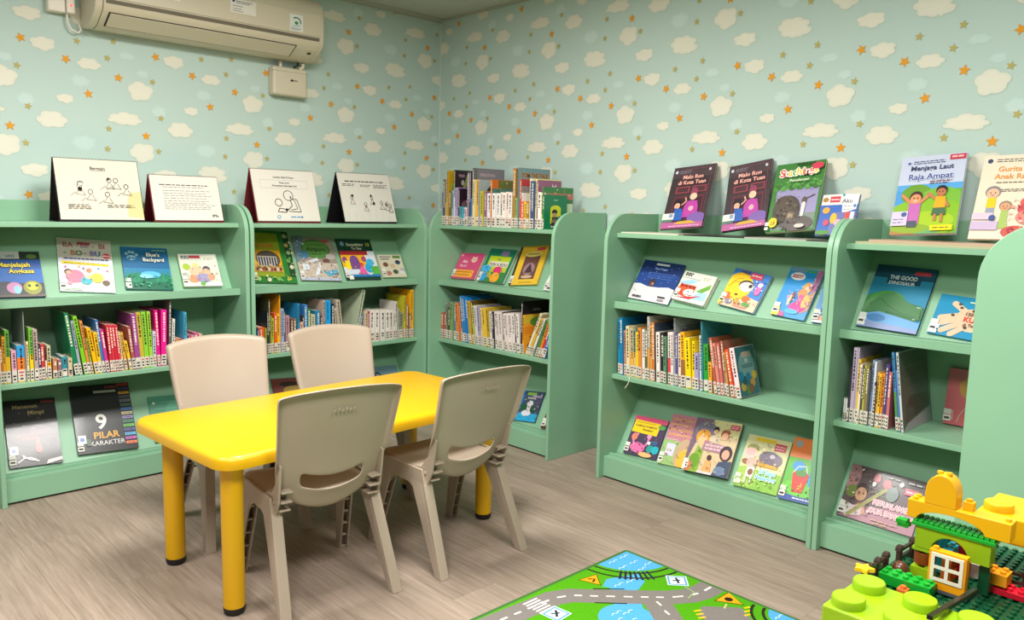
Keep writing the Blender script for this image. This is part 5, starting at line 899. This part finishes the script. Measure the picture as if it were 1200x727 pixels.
# ------------------------------------------------------------------ rug
RX0, RX1, RY0, RY1 = .86, 2.185, .58, 1.648
rug = MB(); rug.prism(rrect(RX1-RX0, RY1-RY0, .012, 4), 0, .0055, 'z'); RUG = rug.build('play_rug', mat('rug_backing', '3c6a2c', .95), bevel=.0015); RUG.location = ((RX0+RX1)/2, (RY0+RY1)/2, .0002)
tag(RUG, 'green road-map play rug with dark green edge on the floor', 'rug')
M_rug = mat('rug_pile', 'ffffff', .95, attr=True, spec=.1, noise=.10, scale=160, bump=.6, bscale=420)
pr = MB(); lev = [0]
def RP(pts, c):
    lev[0] += 1; z = .0060 + .000012*lev[0]
    P = [(min(max(x, RX0+.014), RX1-.014)-RUG.location.x, min(max(y, RY0+.014), RY1-.014)-RUG.location.y, z) for x, y in pts]
    a = sum(P[i][0]*P[(i+1) % len(P)][1]-P[(i+1) % len(P)][0]*P[i][1] for i in range(len(P)))
    pr.face(P if a > 0 else P[::-1], c)
def RL(pts, w, c, same=True):
    lev[0] += 1; z = .0060 + .000012*lev[0]; n = len(pts); L = []; R2 = []
    for i, (x, y) in enumerate(pts):
        a, b_ = pts[max(i-1, 0)], pts[min(i+1, n-1)]; dx, dy = b_[0]-a[0], b_[1]-a[1]; l = math.hypot(dx, dy) or 1
        L.append((x-dy/l*w/2, y+dx/l*w/2)); R2.append((x+dy/l*w/2, y-dx/l*w/2))
    for i in range(n-1):
        q = [R2[i], R2[i+1], L[i+1], L[i]]
        P = [(min(max(x, RX0+.014), RX1-.014)-RUG.location.x, min(max(y, RY0+.014), RY1-.014)-RUG.location.y, z) for x, y in q]
        pr.face(P, c)
def arc(cx, cy, r, a0, a1, n=14): return [(cx+r*math.cos(R_(a0+(a1-a0)*k/n)), cy+r*math.sin(R_(a0+(a1-a0)*k/n))) for k in range(n+1)]
G, WA, RO, RE = '4f9d12', '54a4d4', '7f7873', '3c6a24'
RP([(RX0, RY0), (RX1, RY0), (RX1, RY1), (RX0, RY1)], G)
RP([(RX1, RY1)] + arc(RX1, RY1, .172, 180, 270), WA)                               # pond in the corner
RP([(1.9, 1.52), (1.95, 1.545), (2.06, 1.5), (2.03, 1.45), (1.97, 1.43)], WA)     # river under the railway
RL([(1.965, 1.495), (1.90, 1.425), (1.82, 1.34), (1.76, 1.25), (1.7, 1.1)], .085, WA)
RP(arc(1.80, 1.345, .085, 0, 360, 20)[:-1], WA)
for r in (.19, .226): RL(arc(RX1, RY1, r, 178, 272, 20), .009, '2c2c24')
for k in range(7): a = 213+4.6*k; RL([(RX1+.178*math.cos(R_(a)), RY1+.178*math.sin(R_(a))), (RX1+.24*math.cos(R_(a)), RY1+.24*math.sin(R_(a)))], .008, '282c38')
road = [(1.30, 1.60), (1.50, 1.585), (1.66, 1.575), (1.725, 1.572), (1.78, 1.548), (1.85, 1.478), (1.93, 1.402), (2.0, 1.336), (2.06, 1.298), (2.11, 1.285), (2.185, 1.285)]
RL(road, .088, RO); RL([(1.965, 1.37), (1.92, 1.30), (1.86, 1.22), (1.78, 1.10), (1.7, .9), (1.6, .6)], .088, RO)
RL([(1.50, 1.585), (1.45, 1.45), (1.42, 1.2), (1.42, .9)], .088, RO)
for p in ([(1.865, 1.53), (1.94, 1.462)], [(1.80, 1.468), (1.87, 1.398)]): RL(p, .006, '1f231c')
for i in range(len(road)-1):
    (x0, y0), (x1, y1) = road[i], road[i+1]; n = max(1, int(math.hypot(x1-x0, y1-y0)/.042))
    for k in range(n): RL([(x0+(x1-x0)*(k+.2)/n, y0+(y1-y0)*(k+.2)/n), (x0+(x1-x0)*(k+.7)/n, y0+(y1-y0)*(k+.7)/n)], .008, 'e4e0d8')
for k in range(6): RL([(1.95-.035*k*.8, 1.345-.05*k), (1.94-.035*k*.8, 1.32-.05*k)], .007, 'e4e0d8')
for k in range(6): RL([(1.625, 1.605-.014*k), (1.685, 1.605-.014*k)], .007, 'e8e4dc')
def wave(x, y, s=.03): RL([(x-s, y+s*.1), (x-s*.5, y+s*.35), (x, y), (x+s*.5, y+s*.35), (x+s, y+s*.1)], .0032, 'cfe4f0')
for x, y in ((2.13, 1.61), (2.07, 1.61), (2.12, 1.56), (2.06, 1.56), (2.15, 1.52), (2.1, 1.51), (1.95, 1.49), (2.0, 1.48), (1.80, 1.38), (1.77, 1.35), (1.83, 1.36), (1.80, 1.32)): wave(x, y, .022)
def tri(x, y, s, a):
    for k, c in ((1.0, '2a2418'), (.9, 'f0a01c')): RP([(x+s*k*math.cos(R_(a+120*i)), y+s*k*math.sin(R_(a+120*i))) for i in range(3)], c)
tri(1.91, 1.573, .045, 20); RL([(1.905, 1.585), (1.92, 1.57), (1.90, 1.56)], .008, '2a2418')
tri(2.135, 1.202, .052, 30); RP(arc(2.132, 1.202, .014, 0, 360, 8)[:-1], '2a2418')
for cx, cy, a in ((2.116, 1.383, 42), (1.66, 1.50, 5)):
    for s, c in ((.048, 'dfe6e6'), (.043, '5a9cb8'), (.034, 'd8e4e6')): RP([(cx+s*math.cos(R_(a+45+90*i)), cy+s*math.sin(R_(a+45+90*i))) for i in range(4)], c)
    RL([(cx-.012, cy-.014), (cx+.004, cy+.002), (cx+.014, cy+.016)], .008, '2c3438'); RL([(cx-.012, cy+.01), (cx+.012, cy-.004)], .007, '2c3438')
RP([(1.97, 1.205), (2.03, 1.235), (2.115, 1.148), (2.03, 1.03), (1.93, 1.0)], RO)
for k in range(3): RL([(1.985-.013*k, 1.232-.016*k), (2.008-.013*k, 1.222-.016*k)], .008, 'f0c020'); RL([(2.118-.02*k, 1.14-.012*k), (2.138-.02*k, 1.132-.012*k)], .008, 'f0c020')
for r in (.10, .134): RL(arc(RX1, 1.0, r, 100, 200, 14), .009, '2c2c24')
RP([(RX1, 1.0)] + arc(RX1, 1.0, .085, 90, 200), WA); wave(2.15, 1.04, .02)
RL([(2.10, 1.345), (2.09, 1.30), (2.04, 1.29)], .005, '9ab07c'); RL([(2.10, 1.19), (2.07, 1.18)], .006, 'c8b878')
pr.build('rug_print', M_rug, RUG)
# ------------------------------------------------------------------ air conditioner and wall fittings
AC = empty('air_conditioner', T(1.10, WY, 0)); tag(AC, 'ivory split air conditioner high on the left wall', 'air conditioner')
AL = 1.07
prof = [(0, 1.945), (-.075, 1.938), (-.12, 1.945), (-.1625, 1.9695), (-.205, 1.994), (-.218, 2.022), (-.222, 2.06), (-.222, 2.14), (-.212, 2.19), (-.185, 2.225), (-.13, 2.245), (0, 2.245)]
m = MB(); m.prism(prof[::-1], .032, AL-.02, 'x'); smooth_by_angle(m.build('housing', M_ac, AC), 40)
for x0, x1, s in ((0, .031, 1), (AL-.0195, AL, 1)):
    m = MB(); m.prism([(y*.985, z) for y, z in prof][::-1], x0, x1, 'x'); smooth_by_angle(m.build('end_cap', M_ac, AC, bevel=.006, seg=3), 40)
def band(a, b, x0, x1, off, name, mt, t=.002):    # a thin panel lying on the profile between two points
    m = MB(); dy, dz = b[0]-a[0], b[1]-a[1]; l = math.hypot(dy, dz); ny, nz = -dz/l, dy/l
    if ny > 0: ny, nz = -ny, -nz
    P = [(a[0]+ny*off, a[1]+nz*off), (b[0]+ny*off, b[1]+nz*off), (b[0]+ny*(off+t), b[1]+nz*(off+t)), (a[0]+ny*(off+t), a[1]+nz*(off+t))]
    ar = sum(P[i][0]*P[(i+1) % 4][1]-P[(i+1) % 4][0]*P[i][1] for i in range(4))
    m.prism(P if ar > 0 else P[::-1], x0, x1, 'x'); return m.build(name, mt, AC)
band((-.2185, 2.024), (-.2205, 2.04), .04, AL-.03, .0006, 'panel_seam', mat('seam_shade', '6e6656', .8), .001)
band((-.2215, 2.046), (-.2215, 2.15), .036, AL-.024, .0004, 'front_panel', M_ac, .004)
band((-.1235, 1.947), (-.203, 1.9928), .055, .925, .0004, 'vane_gap', M_acdark, .0008)
v = band((-.128, 1.9496), (-.1985, 1.9902), .062, .918, .0016, 'air_vane', M_ac, .003)
band((-.14, 1.9565), (-.19, 1.9853), .945, 1.035, .0004, 'receiver_panel', M_ac, .0025)
band((-.160, 1.968), (-.172, 1.975), 1.0, 1.02, .0032, 'receiver_window', M_acdark, .001)
def sticker(x, z, w, h, f):
    A = Art(w, h, 0); f(A); o = A.mb.build('sticker', M_paper, AC); o.location = (x, -.2268, z)
def qr_free(A): A.r(0, 0, 1, 1, 'e4e0d4'); A.e(.12, .84, .06, .1, '4c5c7c'); A.lines(.22, .9, (.86, .74), .06, '6c7088'); A.lines(.08, .5, (.5, .3, .14), .06, '8a8c98')
sticker(.638, 2.085, .125, .062, qr_free)
def st2(A): A.r(0, 0, 1, 1, 'e2e2d8'); A.lines(.1, .6, (.7, .4), .1, '8a8c98')
sticker(.31, 2.085, .07, .05, st2)
def st3(A):
    A.r(0, 0, 1, 1, 'e0e4dc'); A.ln([(.5+.32*math.cos(R_(a)), .56+.26*math.sin(R_(a))) for a in range(-20, 150, 17)], .08, '3c6c64'); A.e(.5, .5, .14, .1, '3c8c50'); A.lines(.1, .9, (.18, .1), .04, '7a8c8a'); A.ln([(.2, .3), (.8, .36)], .03, '4c94a8')
sticker(.91, 2.052, .072, .08, st3)
JB = empty('junction_box', T(2.065, WY, 0)); tag(JB, 'small ivory switch box on the wall below the air conditioner', 'switch box')
m = MB(); m.box(-.096, -.062, 1.762, .096, -.001, 1.905); m.build('box', M_ac, JB, bevel=.012, seg=3)
m = MB(); m.box(-.0965, -.0625, 1.882, .0965, -.03, 1.8828); m.build('lid_seam', M_acdark, JB)
def jb(A): A.e(.25, .5, .2, .3, '2a2826'); A.lines(.48, .98, (.5,), .3, '4a4844')
A = Art(.045, .018, 0); jb(A); o = A.mb.build('maker_mark', M_paper, JB); o.location = (.018, -.0624, 1.832)
m = MB(); m.tube([(-.04, -.03, 1.904), (-.04, -.03, 1.937)], .009, 10); m.build('conduit', M_ac, JB)
m = MB(); m.tube([(.03, -.03, 1.903), (.036, -.035, 1.915), (.05, -.045, 1.925), (.045, -.05, 1.937)], .005, 8); m.build('cable', M_acdark, JB)
m = MB(); m.tube([(.055, -.05, 1.903), (.075, -.055, 1.918), (.07, -.06, 1.936)], .01, 10); m.build('hose', M_ac, JB)
SK = empty('wall_socket', T(1.02, WY, 0)); tag(SK, 'white socket box with red light at the left end of the air conditioner', 'socket')
m = MB(); m.box(-.055, -.05, 1.99, .012, -.001, 2.09); m.build('box', M_white, SK, bevel=.006)
m = MB(); m.box(.0135, -.06, 1.99, .046, -.001, 2.075); m.build('plug', M_white, SK, bevel=.005)
m = MB(); m.lathe([(.004, 0), (.0045, .003), (.002, .005)], n=10, ax='y', cx=0, cy=0); mm = mat('red_lamp', 'd82c1c', .3); mm.node_tree.nodes['Principled BSDF'].inputs['Emission Color'].default_value = hx('ff2010'); mm.node_tree.nodes['Principled BSDF'].inputs['Emission Strength'].default_value = 1.5
o = m.build('indicator', mm, SK); o.location = (.03, -.064, 2.022)
m = MB(); m.tube([(.02, -.03, 1.99), (.022, -.03, 1.955), (.035, -.032, 1.928), (.06, -.034, 1.918), (.072, -.036, 1.93), (.066, -.03, 1.955)], .004, 8); m.build('cable', M_white, SK)
# ------------------------------------------------------------------ toy brick table and bricks
PT = 'f3'
TBL = empty('play_table', T(1.36, .055, 0)); tag(TBL, 'low play table under the toy bricks, hidden by the green base plate', 'table')
m = MB(); m.prism(rrect(.60, .80, .03), .575, .594, 'z'); m.build('tabletop', mat('pale_laminate', 'd8d2c4', .5), TBL, bevel=.002)
for x in (-.25, .25):
    for y in (-.35, .34): m = MB(); m.box(x-.02, y-.02, .0, x+.02, y+.02, .5748); m.build('leg', M_white, TBL, bevel=.002)
_bm = {}
def plastic(c):
    if c not in _bm: _bm[c] = mat('brick_plastic_'+colname(c).replace(' ', '_'), c, .28, spec=.5, noise=.01, scale=20)
    return _bm[c]
Pp, BH = .016, .0192
def brick(label, x, y, z, nx, ny, c, h=1.0, pitch=Pp, group='toy bricks on the play table', name='toy_brick', studs=None, sr=None, sh=None, rz=0, stud_off=(0, 0)):
    r = empty(name, T(x, y, z) @ Rz(R_(rz))); tag(r, label, 'toy brick', group)
    H = BH*h if pitch == Pp else h
    m = MB(); g = .00025; g = g if pitch == Pp else .0095; m.box(g, g, 0, nx*pitch-g, ny*pitch-g, H); m.build('body', plastic(c), r, bevel=.0006 if pitch == Pp else .004, seg=2 if pitch == Pp else 3)
    s = MB(); rad = sr or pitch*.29; hh = sh or pitch*.27
    s.lathe([(rad, 0), (rad, hh*.8), (rad*.93, hh)], n=14 if pitch == Pp else 32); me = s.mesh('stud', plastic(c), True); me.set_sharp_from_angle(angle=R_(40))
    for i in range(nx):
        for j in range(ny):
            if studs is not None and (i, j) not in studs: continue
            o = bpy.data.objects.new('stud', me); COL.objects.link(o); o.parent = r; o.location = ((i+.5)*pitch, (j+.5)*pitch, H+.0001)
    return r
GX, GY, GZ = 1.262, .102, .5945      # base plate corner, 24 x 24 studs
bp = empty('base_plate', T(GX, GY, GZ)); tag(bp, 'dark green studded base plate carrying the toy bricks', 'base plate')
GC = '0d4a2c'
m = MB(); m.prism([(p[0]+.192, p[1]+.192) for p in rrect(.384, .384, .006, 4)], 0, .004, 'z'); m.build('plate', plastic(GC), bp, bevel=.0006)
s = MB(); s.lathe([(.0047, 0), (.0047, .0034), (.0042, .0043)], n=10); sme = s.mesh('stud', plastic(GC), True); sme.set_sharp_from_angle(angle=R_(40))
cnt = 0; rest = MB()
for i in range(24):
    for j in range(24):
        x, y = (i+.5)*.016, (j+.5)*.016
        if cnt < 300 and i < 17 and 2 <= j < 20: 
            o = bpy.data.objects.new('stud', sme); COL.objects.link(o); o.parent = bp; o.location = (x, y, .0041); cnt += 1
        else: rest.lathe([(.0047, 0), (.0047, .0034), (.0042, .0043)], x, y, 8, z0=.0041)
o = rest.build('far_studs', plastic(GC), bp, smooth=False); o['kind'] = 'stuff'
ZP = GZ + .0042 + .0044
def gx(i): return GX + i*.016
def gy(j): return GY + j*.016
LIME, YEL, RED, TEAL, ORG, BRN, GRN, DRK = '8fb216', 'e4a808', 'c8142c', '22a0b0', 'e87820', '7c3c14', '129a2c', '3a2a22'
def brick_cut(label, name, x, y, z, c, parts):
    r = empty(name, T(x, y, z)); tag(r, label, 'toy brick', 'toy bricks on the play table')
    for nm, mb, bev in parts: smooth_by_angle(mb.build(nm, plastic(c), r, bevel=bev), 40)
    return r
def studs_at(r, pts, c, rad, h, n=14):
    s = MB(); s.lathe([(rad, 0), (rad, h*.8), (rad*.93, h)], n=n); me = s.mesh('stud', plastic(c), True); me.set_sharp_from_angle(angle=R_(40))
    for p in pts: o = bpy.data.objects.new('stud', me); COL.objects.link(o); o.parent = r; o.location = p
def arch_poly(w, h, r, n=14, cx=None):     # front elevation of an arch brick (y across, z up)
    cx = w/2 if cx is None else cx
    return [(0, 0), (cx-r, 0)] + [(cx-r*math.cos(math.pi*k/n), min(h-.004, r*math.sin(math.pi*k/n))) for k in range(1, n)] + [(cx+r, 0), (w, 0), (w, h), (0, h)]
# house walls
brick('lime base brick under the brown round brick', gx(7), gy(19.5)-.004, ZP, 2, 2, LIME)
r = empty('round_brick', T(gx(8), gy(20.5)-.004, ZP+BH+.0046)); tag(r, 'brown round pillar brick at left of the toy house', 'toy brick', 'toy bricks on the play table')
m = MB(); m.lathe([(.0155, 0), (.0155, .0185), (.0148, .0192)], n=24); smooth_by_angle(m.build('body', plastic(BRN), r), 40); studs_at(r, [(sx*.008, sy*.008, .0193) for sx in (-1, 1) for sy in (-1, 1)], BRN, .0046, .0043)
brick('orange brick low beside the window frame', gx(8), gy(17.6), ZP, 2, 1, ORG, 1)
brick('brown brick on the low orange brick', gx(8), gy(17.6), ZP+BH+.0046, 2, 1, '9a5418', .8)
brick('teal brick on the brown brick beside the pillar', gx(8), gy(17.6), ZP+1.8*BH+.0092, 2, 1, TEAL, .8)
brick('lime brick on top of the brown pillar', gx(7), gy(19.5)-.004, ZP+2*BH+.0092, 2, 2, '8cb418', .28, studs=[])
brick('teal brick tall behind the window frame', gx(10.1), gy(18.7), ZP, 1, 1, TEAL, 3.9)
brick('orange brick behind the window, left of the teal one', gx(10.1), gy(19.8), ZP, 1, 1, ORG, 3.9)
brick('red brick behind the window frame top', gx(10.1), gy(16.75), ZP, 1, 2-.125, RED, 3.6) if False else brick('red brick behind the window frame top', gx(10.1), gy(16.6), ZP, 1, 2, RED, 3.6)
brick('dark green brick column under the right end of the arch', gx(7.95), gy(14.0)+.002, ZP, 1, 1, GC, 2.5)
brick('white brick low behind the window at right', gx(11.5), gy(15.9), ZP, 1, 1, 'd8d4cc', 1.3)
brick('lime brick at the back right under the yellow slab', gx(12.4), gy(6), ZP, 4, 6, '8ab41c', 3.5, studs=[])
# window piece
brick('dark grey plate under the window frame', gx(5), gy(15.2), ZP, 2, 4, '4c5058', .28, studs=[])
r = empty('toy_window', T(gx(5)+.001, gy(15.2)+.004, ZP+.0056)); tag(r, 'orange toy window brick with white four-pane sash', 'toy brick', 'toy bricks on the play table')
m = MB(); W_, H2 = .0555, .064
m.box(0, 0, 0, .015, W_, .014); m.box(0, 0, H2-.005, .015, W_, H2); m.box(0, 0, .014, .015, .005, H2-.005); m.box(0, W_-.005, .014, .015, W_, H2-.005); m.build('frame', plastic('f09c10'), r, bevel=.0008)
m = MB(); a0, a1, b0, b1 = .004, W_-.004, .0145, H2-.004; t = .0052
m.box(-.0022, a0, b0, -.0002, a1, b0+t); m.box(-.0022, a0, b1-t, -.0002, a1, b1); m.box(-.0022, a0, b0+t, -.0002, a0+t, b1-t); m.box(-.0022, a1-t, b0+t, -.0002, a1, b1-t)
m.box(-.0022, (a0+a1)/2-t/2, b0+t, -.0002, (a0+a1)/2+t/2, b1-t); m.box(-.0022, a0+t, (b0+b1)/2-t/2, -.0003, (a0+a1)/2-t/2, (b0+b1)/2+t/2); m.box(-.0022, (a0+a1)/2+t/2, (b0+b1)/2-t/2, -.0003, a1-t, (b0+b1)/2+t/2); m.build('sash', M_white, r)
studs_at(r, [(.0075, .048, H2+.0001)], 'f09c10', .0046, .0043)
# lime arch, leafy plate and roof
AZ = .663
ar = arch_poly(.112, .037, .028, cx=.059)
m = MB(); m.prism(ar, 0, .031, 'x'); r = brick_cut('lime arch brick spanning over the toy window', 'arch_brick', gx(7.0), gy(14), AZ-.006, LIME, [('body', m, .0005)])
r = empty('leaf_plate', T(gx(6.7), gy(13.6), AZ+.0313)); tag(r, 'bright green leafy plate on the lime arch', 'toy brick', 'toy bricks on the play table')
m = MB(); m.box(0, 0, 0, .040, .124, .006); m.build('plate', plastic(GRN), r, bevel=.001)
rg = random.Random(3); m = MB()
for i in range(5):
    for j in range(15): x, y = .004+i*.008, .0045+j*.0082; m.prism([(x-.003+rg.uniform(-.001, .001), y-.0032), (x+.0036, y-.002), (x+.003, y+.003), (x-.002, y+.0036)], .0061, .0102, 'z')
o = m.build('leaf_tufts', plastic(GRN), r); o['kind'] = 'stuff'
for k, (x, y) in enumerate(((.004, .137), (.002, .139))):
    m = MB(); m.prism([(x+.012*math.cos(a*math.pi/4)*(1 if a % 2 else .6), y+.012*math.sin(a*math.pi/4)*(1 if a % 2 else .6)) for a in range(8)], -.008+.006*k, -.001+.006*k, 'z'); m.build('leaf', plastic(GRN), r)
YZ = AZ + .0313 + .0107
def low_arch(w, h, cx, rx, rz, n=16): return [(0, 0), (cx-rx, 0)] + [(cx-rx*math.cos(math.pi*k/n), rz*math.sin(math.pi*k/n)) for k in range(1, n)] + [(cx+rx, 0), (w, 0), (w, h), (0, h)]
m = MB(); m.prism(low_arch(.152, .030, .086, .051, .019), 0, .031, 'x'); r = brick_cut('yellow arch roof brick over the leafy plate', 'arch_brick', gx(7.0), .302, YZ, YEL, [('body', m, .0006)])
studs_at(r, [(.008, .143, .0301), (.023, .143, .0301), (.0155, .008, .0301)], YEL, .0046, .0043)
m = MB(); m.prism([(0, 0), (.048, 0), (.048, .018)] + [(.024+.0235*math.cos(R_(a)), .022+.030*math.sin(R_(a))) for a in range(0, 181, 15)] + [(0, .018)], 0, .031, 'x'); r = brick_cut('yellow round-topped brick crowning the toy house', 'round_brick', gx(7.0), .381, YZ+.0303, YEL, [('body', m, .001)])
studs_at(r, [(.0155, .018, .0510), (.0155, .032, .0505)], YEL, .0046, .0043)
r = brick('large yellow slab brick with big studs at the right edge', 1.452, .168, .672, 2, 3, 'e8b00a', h=.046, pitch=.072, studs=[(0, 0), (0, 1), (0, 2)], group='large toy bricks', name='large_toy_brick', sr=.0225, sh=.013)
brick('small yellow brick beside the round-topped brick', gx(7.9), .360, YZ+.0303, 1, 1, YEL, .7)
# right part: small bricks on the plate
brick('red plate on the base plate at right', gx(9.3), gy(8.2), ZP, 2, 6, RED, .5, studs=[(i, j) for i in (0, 1) for j in (2, 3, 4)])
brick('orange two-stud brick on the red plate', gx(9.3), gy(12.9), ZP+.5*BH+.0046, 2, 2, 'f09c1c')
brick('small green brick on the red plate at right edge', gx(9.3), gy(8.3), ZP+.5*BH+.0046, 2, 2, GRN)
# left part
brick('bright green long brick at the left edge of the base plate', gx(2.9), gy(17.9), ZP, 2, 5, GRN, .9)
brick('tiny orange brick before the long green brick', gx(1.6), gy(19.6), ZP, 1, 1, 'd8642c', .5)
def fence(label, x, y, z, L, ang, posts):
    r = empty('toy_fence', T(x, y, z) @ Rz(R_(ang))); tag(r, label, 'toy fence', 'brown toy fences')
    for k in range(posts):
        px = L*k/(posts-1); m = MB(); m.box(px-.005, -.004, 0, px+.005, .004, .038); m.prism([(px-.008, .028), (px+.008, .028), (px+.006, .036), (px-.006, .036)], -.005, .005, 'y'); m.build('post', plastic(DRK), r, bevel=.001)
    for zz in (.012, .026): m = MB(); m.box(0, -.0025, zz, L, .0025, zz+.005); m.build('rail', plastic(DRK), r)
    return r
fence('brown toy fence at the left edge of the base plate', gx(1.4), gy(23.2), ZP, .066, 0, 3)
fence('brown toy fence at back left beside the toy house', gx(8.5), gy(22.9), ZP, .11, -3, 3)
fence('brown toy fence at back right below the yellow slab', gx(11.7), gy(14.9), ZP, .15, -90, 4)
r = empty('toy_star', T(gx(.0)-.002, gy(23.2), ZP+.036)); tag(r, 'small yellow star brick on the left toy fence', 'toy brick')
m = MB(); m.prism([p for p in [( .0 + (.017 if k % 2 == 0 else .009)*math.cos(k*math.pi/5), (.017 if k % 2 == 0 else .009)*math.sin(k*math.pi/5)) for k in range(10)]], -.004, .004, 'z'); m.build('star', plastic('f4c818'), r, bevel=.0015)
m = MB(); m.lathe([(.004, -.0355), (.004, -.0042)], n=10); m.build('stalk', plastic(DRK), r)
r = empty('toy_hedgehog', T(gx(6.2), gy(22.05)-.002, ZP)); tag(r, 'small brown round toy animal near the left fence', 'toy animal')
m = MB(); m.lathe([(.008, 0), (.013, .006), (.014, .013), (.010, .021), (.004, .025)], n=16); m.build('body', plastic('5c3420'), r, smooth=True)
m = MB(); m.lathe([(.006, 0), (.005, .006), (.002, .010)], n=12, ax='x', cx=0, cy=.009); o = m.build('snout', plastic('b8846c'), r, smooth=True); o.location = (-.014, 0, 0); o.rotation_euler = (0, 0, 0); o.scale = (-1, 1, 1)
# large lime brick in front and the black bar lying on it
brick('large lime green brick with big studs in the foreground', 1.084, .182, .5945, 2, 4, '8fb614', h=.045, pitch=.0735, group='large toy bricks', name='large_toy_brick', sr=.0235, sh=.013)
bar = MB(); bar.box(0, -.004, 0, .212, .004, .007); b_ = bar.build('black_bar', plastic('161412'), bevel=.001); b_.matrix_world = T(1.13, .333, .6555) @ Ry(R_(8.2)); tag(b_, 'thin black toy bar lying from the lime brick to the toy window', 'toy bar')
# bit of white string hanging under the row shelf
m = MB(); m.tube([(0, 0, .004), (.002, -.012, 0), (.006, -.016, -.012), (.002, -.02, -.03), (-.012, -.022, -.05)], .0016, 6); st = m.build('string', M_white); st.matrix_world = mR(-2.115, .075, .4775); tag(st, 'short white string hanging off the wide bookcase shelf', 'string')
